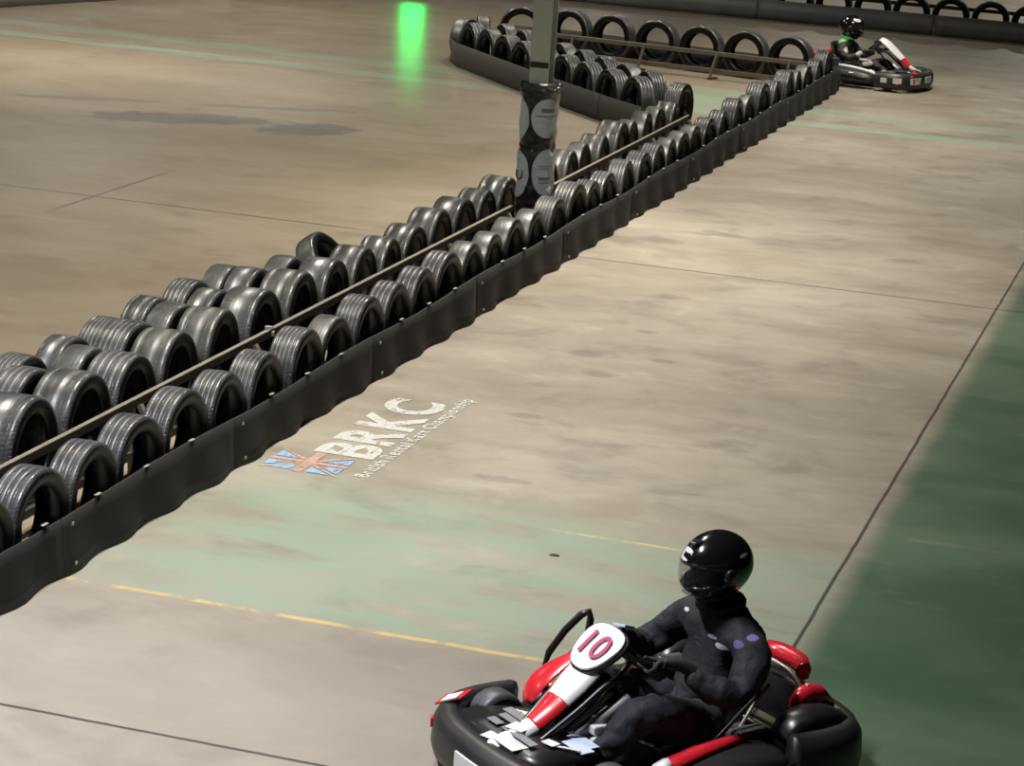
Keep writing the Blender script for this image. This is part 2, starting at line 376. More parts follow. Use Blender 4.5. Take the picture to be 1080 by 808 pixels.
ORD = ['first', 'second', 'third', 'fourth', 'fifth', 'sixth', 'seventh', 'eighth', 'ninth', 'tenth', 'eleventh', 'twelfth', 'thirteenth',
       'fourteenth', 'fifteenth', 'sixteenth', 'seventeenth', 'eighteenth', 'nineteenth', 'twentieth', 'twenty-first', 'twenty-second', 'twenty-third', 'twenty-fourth']
def tyre(x, y, D, kind, yaw=0.0, lean=0.0, label='', group='', z=None, ws=1.0):
    o = bpy.data.objects.new('tyre', T_MESH[kind]); s_ = D / .58
    o.scale = (s_ * ws, s_, s_); o.location = (x, y, D / 2 if z is None else z)
    spin = random.choice((0, 1, 2, 3)) * PI / 2
    o.rotation_mode = 'QUATERNION'
    o.rotation_quaternion = (Matrix.Rotation(yaw, 3, 'Z') @ Matrix.Rotation(lean, 3, 'Y') @ Matrix.Rotation(spin, 3, 'X')).to_quaternion()
    tag(o, label, 'tyre', group); return link(o)
R1 = [(9.64,.55),(10.19, 0.557), (10.74, 0.548), (11.29, 0.552), (11.85, 0.57), (12.41, 0.541), (12.96, 0.542), (13.6, 0.554), (14.13, 0.521), (14.69, 0.55), (15.24, 0.538), (15.78, 0.541), (16.33, 0.558), (16.87, 0.536), (17.4, 0.521), (17.93, 0.546), (18.5, 0.523), (19.08, 0.539), (19.67, 0.577), (20.21, 0.515), (20.73, 0.515), (21.37, 0.535), (22.0, 0.528), (22.53, 0.53), (23.06, 0.515), (23.57, 0.515), (24.09, 0.515), (24.74, 0.515), (25.39, 0.515), (26.08, 0.564), (26.74, 0.524), (27.42, 0.598), (28.2, 0.537), (28.92, 0.581), (29.55, 0.515), (30.18, 0.515), (30.95, 0.515), (31.57, 0.569)]
K1 = [1, 1, 1, 1, 1, 0, 6, 6, 2, 6, 1, 1, 1, 2, 2, 2, 2, 6, 0, 0, 1, 0, 0, 0, 2, 2, 2, 0, 1, 0, 5, 0, 1, 6, 2, 2, 1, 0]
near_tab = None
for i, (y, D) in enumerate(R1):
    if i < 18:
        lab = 'upright black tyre behind the near track skirt, %s toward the camera from the wrapped pillar' % ORD[17 - i]
    elif i < 28:
        lab = 'upright black tyre behind the track skirt, %s beyond the wrapped pillar' % ORD[i - 18]
    else:
        lab = 'shiny tyre of the single far run behind the skirt, %s from its far end' % ORD[37 - i]
    o = tyre(-5.50, y, D, K1[i], random.uniform(-.05, .05), random.uniform(-.02, .02), lab, 'tyres of the outer row behind the track skirt')
    if i <= 11:      # bent steel strap seen inside the hole
        bm = bmesh.new(); s_ = .29 * .62
        pts = [(.055 - .02 * math.sin(t), -.175 + .03 * math.sin(t), -.10 + .17 * t) for t in (0, .25, .5, .75, 1.0)]
        q = o.rotation_quaternion.inverted()
        wpts = [q @ Vector(p) for p in pts]; tube(bm, wpts, .007, 6)
        st = obj('steel_strap', bm, M['zinc'], o, True); st['label'] = 'pale bent steel strap inside the tyre'
R2 = [(10.51,.58),(11.13, 0.62), (11.76, 0.611), (12.37, 0.581), (12.96, 0.595), (13.59, 0.606), (14.26, 0.604), (14.89, 0.61), (15.52, 0.581), (16.1, 0.567), (16.66, 0.54), (17.2, 0.545), (17.77, 0.58), (18.36, 0.576), (18.93, 0.561), (19.52, 0.584), (20.92,.53),(21.47, 0.55), (22.03, 0.54), (22.58, 0.551), (23.24, 0.60), (23.81, 0.54), (24.4, 0.557), (24.94, 0.541), (25.5,.53)]
K2 = [7, 4, 3, 7, 3, 3, 4, 3, 4, 3, 3, 3, 3, 4, 3, 3, 5, 3, 2, 3, 3, 2, 2, 2, 3]
for i, (y, D) in enumerate(R2):
    if i < 16: lab = 'broad black tyre behind the steel rail, %s toward the camera from the wrapped pillar' % ORD[15 - i]
    else: lab = 'broad black tyre behind the steel rail, %s beyond the wrapped pillar' % ORD[i - 16]
    tyre(-6.10, y, D, K2[i], random.uniform(-.05, .05) + .03, random.uniform(-.02, .02), lab, 'broad tyres behind the barrier rail')
R3 = [(11.1, .59), (11.72, .60), (12.42, .57), (13.03, .60), (13.64, .59), (14.23, .57), (14.85, .60), (15.47, .57)]
for i, (y, D) in enumerate(R3):
    tyre(-6.37, y, D, [3, 1, 2, 0, 2, 4, 4, 2][i], random.uniform(-.04, .04), 0,
         'dusty tyre in the middle rank of the near heap, %s from its far end' % ORD[7 - i], 'middle rank tyres of the near heap', ws=(.75 if [3, 1, 2, 0, 2, 4, 4, 2][i] in (3, 4) else 1.0))
for i, (x, y, D, k, yw, ln) in enumerate([(-6.60, 11.48, .57, 4, .0, 0), (-6.60, 12.06, .57, 6, .0, .0), (-6.60, 12.63, .56, 4, .0, 0), (-6.60, 13.18, .56, 6, .0, .0), (-6.60, 13.76, .58, 3, .0, 0), (-6.60, 14.36, .58, 0, .0, .0), (-6.60, 14.95, .57, 2, .0, .0)]):
    tyre(x, y, D, k, yw, ln, 'dusty tyre at the back of the near heap, %s from its far end' % ORD[6 - i], 'back rank tyres of the near heap', ws=(.72 if k in (3, 4) else .95))
tyre(-6.47, 16.55, .55, 2, .0, -.65, 'tilted black tyre leaning beside the broad tyres, last and farthest of the near heap', None, z=.276)

# slanting side of the island
SF = [(-10.02, 30.62), (-9.62, 30.12), (-9.22, 29.63), (-8.84, 29.16), (-8.42, 28.68), (-8.02, 28.22), (-7.62, 27.77), (-7.2, 27.32), (-6.78, 26.9)]
SY = math.atan2(-.66, -.75) 
KS = [1, 2, 6, 1, 2, 0, 1, 0, 1]
for i, (x, y) in enumerate(SF):
    tyre(x, y, .59, KS[i], SY + random.uniform(-.05, .05), 0,
         'grey-lit tyre on the slanting island side facing the open floor, %s from its left tip' % ORD[i], 'front tyres on the slanting island side')
SB = [(-9.72, 30.9), (-9.28, 30.38), (-8.88, 29.9), (-8.48, 29.42), (-8.06, 28.92), (-7.66, 28.44), (-7.26, 28.0), (-6.86, 27.55), (-6.33, 26.75)]
for i, (x, y) in enumerate(SB):
    tyre(x + .05, y + .04, .58, [2, 1, 0, 2, 1, 0, 2, 0, 6][i], (SY + random.uniform(-.06, .06)) if i < 8 else -.1, 0,
         'tyre in the inner rank of the slanting island side, %s from its left tip' % ORD[i], 'inner tyres on the slanting island side')
# tyres closing the left tip
for i, (x, y, yw) in enumerate([(-10.33, 31.2, PI - .25), (-10.30, 31.85, PI + .35)]):
    tyre(x, y, .57, 2, yw, 0, ['faded tyre turned edge-on at the left tip of the island, nearer one', 'faded tyre turned edge-on at the left tip of the island, farther one'][i], 'tip tyres of the island')
# far side of the island: tyres facing the camera
TT = [(-9.98, 32.35), (-9.42, 32.95), (-9.33 + .0, 33.0)]
TT = [(-9.86, 32.75), (-9.33, 33.12), (-8.70, 32.98), (-7.98, 32.72), (-7.30, 32.50), (-6.66, 32.36), (-6.04, 32.22)]
TT[1] = (-9.36, 33.16)
for i, (x, y) in enumerate([(-10.02, 32.75), (-9.37, 33.02), (-8.72, 32.92), (-8.03, 32.72), (-7.36, 32.54), (-6.70, 32.40), (-6.06, 32.28)]):
    tyre(x, y, .635, 2 if i != 2 else 1, PI / 2 - .22 + (.5 if i == 0 else 0), .0,
         'big open tyre standing face-on behind the low far frame, %s from the left' % ORD[i], 'face-on tyres behind the low frame')
# tyres behind the far wall skirt
for i in range(4, 12):
    x = -10.9 + i * .652
    tyre(x, 40.62, .62, [2, 1][i % 2], PI / 2 + random.uniform(-.1, .1), 0,
         'dark tyre behind the far grey skirt, %s from the right edge of the photo' % ORD[11 - i], 'tyres behind the far skirt')

# ------------------------------------------------------------------ rubber skirts
def skirt(x_of, y0, y1, h, mat, label, group, wave=.04, n=None, th=.012, tabs=True, phase=0.0, pitch=.55):
    """belt hung along +Y; bulges out low down between its bolts"""
    n = n or int((y1 - y0) / .07); rings = []
    zs = [0.004, h * .25, h * .5, h * .75, h]
    for i in range(n + 1):
        y = y0 + (y1 - y0) * i / n; ph = (y - phase) / pitch * 2 * PI
        wv = .5 + .5 * math.cos(ph); big = .3 * math.sin(y * 1.7) + .3 * math.sin(y * 3.1 + 1)
        outer = []
        for z in zs:
            t = 1 - z / h
            outer.append((x_of(y) + wave * t ** 1.6 * (wv + .5 * big) + .002 * wv, y, z + (.012 * math.sin(y * 2.3 + .5) if z > h * .9 else 0)))
        inner = [(p[0] - th, p[1], p[2]) for p in outer[::-1]]
        rings.append(outer + inner)
    bm = bmesh.new(); loft(bm, rings)
    o = obj('rubber_skirt', bm, mat, None, True); tag(o, label, 'skirt', group)
    if tabs:
        k = math.ceil((y0 - phase) / pitch)
        while phase + k * pitch < y1 - .05:
            y = phase + k * pitch + .5 * pitch; k += 1
            if not (y0 + .05 < y < y1 - .05): continue
            bm = bmesh.new(); box(bm, (x_of(y) - .004, y, h + .012), (.018, .055, .005))
            t = obj('fixing_tab', bm, M['zinc'], o, False, .002); 
        bm = bmesh.new(); 
        for z in (h * .2, h * .85): box(bm, (x_of(y0 + .06) + .022 + wave * (1 - z / h) * .9, y0 + .06, z), (.006, .016, .016))
        obj('bolt_heads', bm, M['zinc'], o)
    return o
XS = lambda y: -5.335
cuts = [8.6, 10.23, 12.31, 14.55, 16.7, 18.97, 21.2, 23.44, 25.8, 28.26, 31.95]
for i in range(len(cuts) - 1):
    skirt(XS, cuts[i] + .004, cuts[i + 1] - .004, .31, M['belt'],
          'black rubber belt panel along the near track edge, %s from the camera end' % ORD[i], 'black skirt panels of the long barrier', phase=10.34, pitch=.56)
def skirt_path(pts, h, mat, label, group=None, th=.012, wave=.015, thname='rubber_skirt'):
    bm = bmesh.new(); path = arc_path([(p[0], p[1], 0) for p in pts], 10)
    plan_sweep(bm, path, [(0, .004), (wave, h * .3), (0, h), (-th, h), (wave - th, h * .3), (-th, .004)])
    return tag(obj(thname, bm, mat, None, True), label, 'skirt', group)
# slanting skirt: outward (to the left/front) is the right-hand side when walking from the R2 end to the tip
skirt_path([(-10.45, 32.3), (-10.56, 31.7), (-10.50, 31.1), (-10.22, 30.52)][::1], .30, M['belt_dust'], 'brown dusty rubber belt curving round the left tip of the island', th=-.012, wave=-.015)
skirt_path([(-10.21, 30.50), (-9.35, 29.47), (-8.2, 28.13), (-7.3, 27.12)], .31, M['belt_dust'], 'brown dusty rubber belt along the slanting island side, left panel', 'slanting island skirt', th=-.012, wave=-.015)
skirt_path([(-7.295, 27.11), (-6.95, 26.75), (-6.62, 26.42)], .31, M['belt_dust'], 'short brown rubber belt panel where the slanting side meets the broad tyres', 'slanting island skirt', th=-.012, wave=-.015)
skirt_path([(-10.3, 33.2), (-9.3, 33.22), (-8.0, 32.90), (-6.9, 32.66), (-5.85, 32.52)], .31, M['belt'], 'black rubber belt behind the face-on tyres of the island', th=.012, wave=.01)
# end cap belt round the far end of the long barrier
skirt_path([(-5.33, 31.96), (-5.36, 32.02), (-5.45, 32.06), (-5.62, 32.07)], .31, M['belt'], 'narrow black rubber strip wrapping the far end of the long barrier', th=.012)
# far skirt
for i, (xa, xb, lab) in enumerate([(-19.5, -15.6, 'grey rubber belt of the far barrier, leftmost panel'), (-15.6, -11.2, 'grey rubber belt of the far barrier, second panel from the left'),
                              (-11.2, -8.2, 'grey rubber belt of the far barrier, panel left of the distant kart'), (-8.2, -5.25, 'grey rubber belt of the far barrier, panel behind the distant kart'), (-5.25, 1.5, 'grey rubber belt of the far barrier, panel right of the distant kart')]):
    skirt_path([(xa + .002, 40.28), (xa * .66 + xb * .34, 40.25), (xa * .33 + xb * .67, 40.3), (xb - .002, 40.28)], .34, M['belt_grey'], lab, 'far barrier belt panels', wave=.005)
skirt_path([(-18.6, 28.5), (-17.75, 31.5), (-16.9, 34.2), (-16.2, 36.6)], .34, M['belt_grey'], 'dark rubber belt barrier in the far left corner', wave=.02)
# rail behind far tyres
t = empty('low_steel_frame', (-5, 41.15, 0)); tag(t, 'dark low steel frame behind the tyres at the far skirt', 'frame')
bm = bmesh.new(); box(bm, (0, 0, .40), (16, .05, .06)); obj('rail', bm, M['steel_dark'], t, False, .004)
for k in range(13):
    bm = bmesh.new(); box(bm, (-7.5 + k * 1.3, 0, .185), (.06, .05, .37)); obj('post', bm, M['steel_dark'], t, False, .004)

# ------------------------------------------------------------------ steel frames
def frame_run(y0, y1, posts, label, clamp=None):
    t = empty('barrier_frame', (-5.79, y0, 0)); tag(t, label, 'frame', None)
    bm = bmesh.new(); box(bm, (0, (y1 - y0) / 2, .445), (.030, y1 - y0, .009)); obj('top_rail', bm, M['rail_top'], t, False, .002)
    bm = bmesh.new(); box(bm, (0.004, (y1 - y0) / 2, .419), (.022, y1 - y0, .042)); obj('rail_web', bm, M['steel_dark'], t, False, .003)  # dark side strip, shade under the lit top painted in
    bm = bmesh.new(); box(bm, (0.0, (y1 - y0) / 2, .13), (.05, y1 - y0, .05)); obj('lower_rail', bm, M['steel_dark'], t, False, .004)
    for y in posts:
        bm = bmesh.new(); box(bm, (0, y - y0, .202), (.028, .04, .403)); obj('post', bm, M['steel'], t, False, .004)
        bm = bmesh.new(); bar(bm, (.02, y - y0 + .055, .405), (.135, y - y0 + .03, .24), .03, .03); obj('brace', bm, M['steel'], t, False, .003)
    if clamp:
        for y in clamp:
            bm = bmesh.new(); box(bm, (.0, y - y0, .46), (.05, .03, .02)); box(bm, (.03, y - y0, .425), (.015, .03, .03)); obj('clamp', bm, M['zinc'], t, False, .003)
    return t
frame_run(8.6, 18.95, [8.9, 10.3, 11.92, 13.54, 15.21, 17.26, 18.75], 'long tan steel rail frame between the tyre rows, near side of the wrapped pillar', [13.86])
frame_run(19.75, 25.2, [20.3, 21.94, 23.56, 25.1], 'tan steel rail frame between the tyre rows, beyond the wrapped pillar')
# rectangular low frame before the face-on tyres
P0 = Vector((-10.10, 32.30, 0)); P1 = Vector((-5.75, 31.75, 0))
t = empty('low_steel_frame', P0); tag(t, 'brown low steel frame with leaning posts before the face-on far tyres', 'frame')
dv = P1 - P0; up_ = Vector((0, 0, 1))
def pl(f, off=0, z=0): 
    nrm = Vector((dv.y, -dv.x, 0)).normalized(); return dv * f + nrm * off + Vector((0, 0, z))
for (z, m) in ((.34, 'steel'), (.11, 'steel')):
    bm = bmesh.new(); bar(bm, pl(0, 0, z), pl(1, 0, z), .05, .055); obj('rail', bm, M[m], t, False, .004)
for f in (.05, .235, .475, .715, .95):
    bm = bmesh.new(); bar(bm, pl(f, .03, .345), pl(f - .012, .11, .012), .07, .03, (1, 0, 0)); obj('post', bm, M['steel'], t, False, .004)
    bm = bmesh.new(); bar(bm, pl(f - .012, .13, .012), pl(f - .005, -.06, .012), .06, .022); obj('foot', bm, M['steel_dark'], t, False, .004)

# ------------------------------------------------------------------ pillar with wrapped padding
PX, PY = -5.74, 19.42
t = empty('pillar', (PX, PY, 0)); t['label'] = 'grey-green steel roof pillar rising out of the long barrier'; t['category'] = 'pillar'
bm = bmesh.new(); box(bm, (0, -.080, 3.75), (.165, .014, 7.48)); obj('front_flange', bm, M['column'], t, False, .002)
bm = bmesh.new(); box(bm, (0, .080, 3.75), (.165, .014, 7.48)); obj('rear_flange', bm, M['column'], t, False, .002)
bm = bmesh.new(); box(bm, (0, 0, 3.75), (.012, .146, 7.48)); obj('web', bm, M['column_shade'], t)
bm = bmesh.new(); box(bm, (.0, 0, .008), (.24, .24, .016)); obj('base_plate', bm, M['column'], t, False, .002)
bm = bmesh.new(); box(bm, (0, -.0885, 1.585), (.160, .003, .048)); obj('black_band', bm, M['black_plastic'], t)
# padding: rounded square roll wrapped in printed plastic
def padding_material():
    q = NB('printed_plastic_wrap'); O = q.ob(); x, y, z = q.sep(O)
    ang = q.math('ARCTAN2', y, x)
    cr = q.noise(q.mapr(O, (3, 3, 16)), 3, 5, .7, 1.0); cr2 = q.noise(q.mapr(O, (8, 8, 14)), 3, 4, .7, .6)
    c = (0.010, 0.010, 0.010); mask = None
    ua = q.math('MULTIPLY', ang, .165)           # arc length
    discs = [(-.80, 1.15, .15, .165), (-2.62, 1.13, .13, .20), (-.62, .69, .145, .20), (-2.42, .66, .125, .20), (.3, 1.14, .13, .2), (.3, .66, .12, .22), (1.8, 1.14, .13, .2), (1.8, .66, .12, .22)]
    for (a, zc, rx, rz) in discs:
        dx = q.math('DIVIDE', q.math('SUBTRACT', ua, a * .165), rx); dz = q.math('DIVIDE', q.math('SUBTRACT', z, zc), rz)
        d = q.ss(q.math('ADD', q.math('MULTIPLY', dx, dx), q.math('MULTIPLY', dz, dz)), 1.03, .97)
        mask = d if mask is None else q.math('MAXIMUM', mask, d)
    col = q.mix(mask, (0.010, 0.010, 0.010), q.mix(cr, (0.26, 0.31, 0.35), (0.40, 0.46, 0.51)))
    # printed bars on the discs
    def rect(a, zc, ha, hz):
        m1 = q.ss(q.math('ABSOLUTE', q.math('SUBTRACT', ua, a * .165)), ha + .004, ha - .004); m2 = q.ss(q.math('ABSOLUTE', q.math('SUBTRACT', z, zc)), hz + .004, hz - .004)
        return q.math('MULTIPLY', m1, m2)
    for (a, zc, ha, hz) in ((-.72, 1.215, .075, .018), (-.85, 1.165, .10, .006), (-.72, .64, .065, .014), (-.72, .605, .065, .005), (-.80, .745, .06, .004), (-.75, .725, .05, .004)):
        col = q.mix(q.math('MULTIPLY', rect(a, zc, ha, hz), .85), col, (0.03, 0.035, 0.04))
    q.set(Base_Color=col, Roughness=q.math('MULTIPLY_ADD', mask, .2, .16), Specular_IOR_Level=.7, Coat_Weight=.5, Coat_Roughness=.1)
    h = q.math('MULTIPLY', q.math('ADD', cr, q.math('MULTIPLY', cr2, .5)), q.math('SUBTRACT', 1.0, q.math('MULTIPLY', mask, .85)))
    q.bump(h, 1.0, .12); return q.m
M['wrap'] = padding_material()
bm = bmesh.new(); rings = []
nz = 90
for i in range(nz + 1):
    z = .10 + (1.43 - .10) * i / nz; rg = []
    sc = 1.0 - .05 * math.exp(-((z - .92) / .07) ** 2) - .08 * max(0, (z - 1.36) / .07) + .05 * math.exp(-((z - 1.36) / .03) ** 2) - .06 * max(0, (.2 - z) / .1)
    for k in range(64):
        a = 2 * PI * k / 64; ca, sa = math.cos(a), math.sin(a); p = 3.2
        rr = .152 * sc / ((abs(ca) ** p + abs(sa) ** p) ** (1 / p)); blk = math.exp(-((z - .90) / .06) ** 2) + math.exp(-((z - 1.38) / .05) ** 2) + (z < .48); rr += .004 * math.sin(5 * a + z * 19) + .003 * math.sin(3 * a - z * 43) + blk * (.004 * math.sin(z * 95 + 2.5 * math.sin(3 * a)) + .003 * math.sin(11 * a + z * 60))
        rg.append((rr * ca * .98, rr * sa, z))
    rings.append(rg)
loft(bm, rings)
pad = obj('pillar_padding', bm, M['wrap'], None, True); pad.location = (PX + .0, PY, 0)
tag(pad, 'black plastic-wrapped padding with pale blue printed discs strapped around the pillar', 'padding')
# crumpled collar of plastic at the top edge
bm = bmesh.new(); pts = []; rd = []
for k in range(60):
    a = 2 * PI * k / 60; pts.append(((.158 + .014 * math.sin(7 * a) + .008 * math.sin(17 * a)) * math.cos(a) , (.152 + .01 * math.sin(5 * a + 1)) * math.sin(a), 1.40 + .02 * math.sin(4 * a + .5) + .012 * math.sin(11 * a))); rd.append(.016 + .008 * math.sin(9 * a + 2))
tube(bm, pts, rd, 8, True); obj('crumpled_collar', bm, M['wrap'], pad, True)
# letter on the left disc
bm = bmesh.new(); pts = [(-.096 + .024 * math.cos(PI * (1 + k / 12)), -.150, .655 + .030 * math.sin(PI * (1 + k / 12))) for k in range(13)]
tube(bm, [(-.120, -.147, .70)] + pts + [(-.072, -.151, .70)], .006, 6); obj('printed_letter', bm, M['black_plastic'], pad, True)

# ------------------------------------------------------------------ painted marking on the floor
def worn(name, col, k=.5):
    q = NB(name); P = q.pos(); f = q.noise(q.mapr(P, (6, 3, 1)), 3.0, 5, .7, .6)
    q.set(Base_Color=q.mix(q.ss(f, .35, .6), tuple(c * .6 + .1 for c in col), col), Roughness=.6)
    q.l.new(q.math('MULTIPLY', q.ss(f, .66, .44), k), q.bsdf.inputs['Alpha']); return q.m
M['p_white'] = worn('worn_white_paint', (0.66, 0.67, 0.64), .68); M['p_red'] = worn('worn_red_paint', (0.60, 0.36, 0.27), .7); M['p_blue'] = worn('worn_blue_paint', (0.24, 0.42, 0.72), .9)
logo = empty('painted_emblem', (-4.9, 12.5, 0.0)); tag(logo, 'worn painted lettering with a red and blue flag on the tan track floor', 'floor marking')
def text_mesh(name, s_, size, mat, parent, loc, rot, sx=1.0, extr=.0005, off=0.0, shear=0):
    c = bpy.data.curves.new(name, 'FONT'); c.body = s_; c.size = size; c.extrude = extr; c.offset = off; c.align_x = 'LEFT'; c.shear = shear; c.resolution_u = 4
    o = bpy.data.objects.new(name, c); COL.objects.link(o); dg = bpy.context.evaluated_depsgraph_get()
    me = bpy.data.meshes.new_from_object(o.evaluated_get(dg)); bpy.data.objects.remove(o, do_unlink=True)
    me.materials.clear(); o = obj_me(name, me, mat, parent, False); o.location = loc; o.rotation_euler = rot; o.scale = (sx, 1, 1); return o
# text runs along +Y with its tops toward -X
yy = .36
for ch in 'BRKC':
    o_ = text_mesh('large_letter', ch, .50, M['p_white'], logo, (.19, yy, .004), (0, 0, PI / 2), 1.02, off=.018)
    yy += (max(v.co.x for v in o_.data.vertices)) * 1.02 + .015
yy = .02
for wd in ('British', 'Rental', 'Kart', 'Championship'):
    for ch in wd:
        o_ = text_mesh('caption_letter', ch, .122, M['p_white'], logo, (.31, yy, .004), (0, 0, PI / 2), 1.02, off=.003)
        yy += (max(v.co.x for v in o_.data.vertices)) * 1.02 + .010
    yy += .035
def poly(name, ps, mat, parent, z=.0035):
    bm = bmesh.new(); bm.faces.new([bm.verts.new((p[0], p[1], z)) for p in ps]); g = bmesh.ops.extrude_face_region(bm, geom=bm.faces[:])
    bmesh.ops.translate(bm, verts=[v for v in g['geom'] if isinstance(v, bmesh.types.BMVert)], vec=(0, 0, .0008)); return obj(name, bm, mat, parent)
# flag: x across (-.32..0.14), y along (-.02 .. .34)
fl = empty('flag'); fl.parent = logo
fx0, fx1, fy0, fy1 = -.34, .14, -.05, .36
def F(a, b_): return (fx0 + (fx1 - fx0) * a, fy0 + (fy1 - fy0) * b_)
for ps in ([(.1, .05), (.40, .05), (.40, .30)], [(.02, .12), (.02, .40), (.34, .40)], [(.60, .04), (.9, .04), (.60, .30)], [(.98, .12), (.98, .40), (.66, .40)],
           [(.02, .6), (.34, .6), (.02, .88)], [(.98, .6), (.66, .6), (.98, .88)]):
    poly('blue_field', [F(*p) for p in ps], M['p_blue'], fl)
poly('red_cross', [F(*p) for p in ((.44, 0), (.56, 0), (.56, .44), (1, .44), (1, .56), (.56, .56), (.56, 1), (.44, 1), (.44, .56), (0, .56), (0, .44), (.44, .44))], M['p_red'], fl)
for ps in ([(0, 0), (.06, 0), (.44, .36), (.44, .42), (.38, .42)], [(1, 0), (1, .05), (.60, .42), (.56, .42), (.56, .38)], [(0, 1), (0, .95), (.38, .58), (.44, .58), (.44, .62)], [(1, 1), (.95, 1), (.56, .63), (.56, .58), (.62, .58)]):
    poly('red_diagonal', [F(*p) for p in ps], M['p_red'], fl)
# small scraps on the track
for i, (x, y, lab) in enumerate([(-3.22, 11.72, 'small dark rubber crumb on the green painted band'), (-3.05, 9.45, 'tiny dark crumb on the grey floor left of the near kart')]):
    bm = bmesh.new(); bmesh.ops.create_icosphere(bm, subdivisions=2, radius=1)
    for v in bm.verts: v.co = Vector((v.co.x * (.026 if i == 0 else .016), v.co.y * .011, max(0, v.co.z * .012))) * (1 + .3 * math.sin(v.co.x * 9 + v.co.y * 7))
    o = obj('rubber_crumb', bm, M['steel_dark'], None, True); o.location = (x, y, .001); tag(o, lab, 'debris')

# ------------------------------------------------------------------ green start light far behind, mirrored in the floor
LX, LY, LZ = -19.6, 55.0, 2.2
t = empty('signal_light', (LX, LY, 0)); tag(t, 'green signal light on a post at the back of the hall', 'signal light')
bm = bmesh.new(); box(bm, (0, .1, .9), (.08, .08, 1.8)); obj('post', bm, M['steel_dark'], t, False, .004)
bm = bmesh.new(); box(bm, (0, .1, LZ), (.95, .14, .95)); obj('housing', bm, M['black_plastic'], t, False, .01)
em = bpy.data.materials.new('green_lamp'); em.use_nodes = True; b_ = em.node_tree.nodes['Principled BSDF']
b_.inputs['Emission Color'].default_value = (0.0, 1.0, 0.13, 1); b_.inputs['Emission Strength'].default_value = 17; b_.inputs['Base Color'].default_value = (0, .2, .05, 1)
bm = bmesh.new(); box(bm, (0, .02, LZ), (.55, .02, .70)); obj('green_lens', bm, em, t)

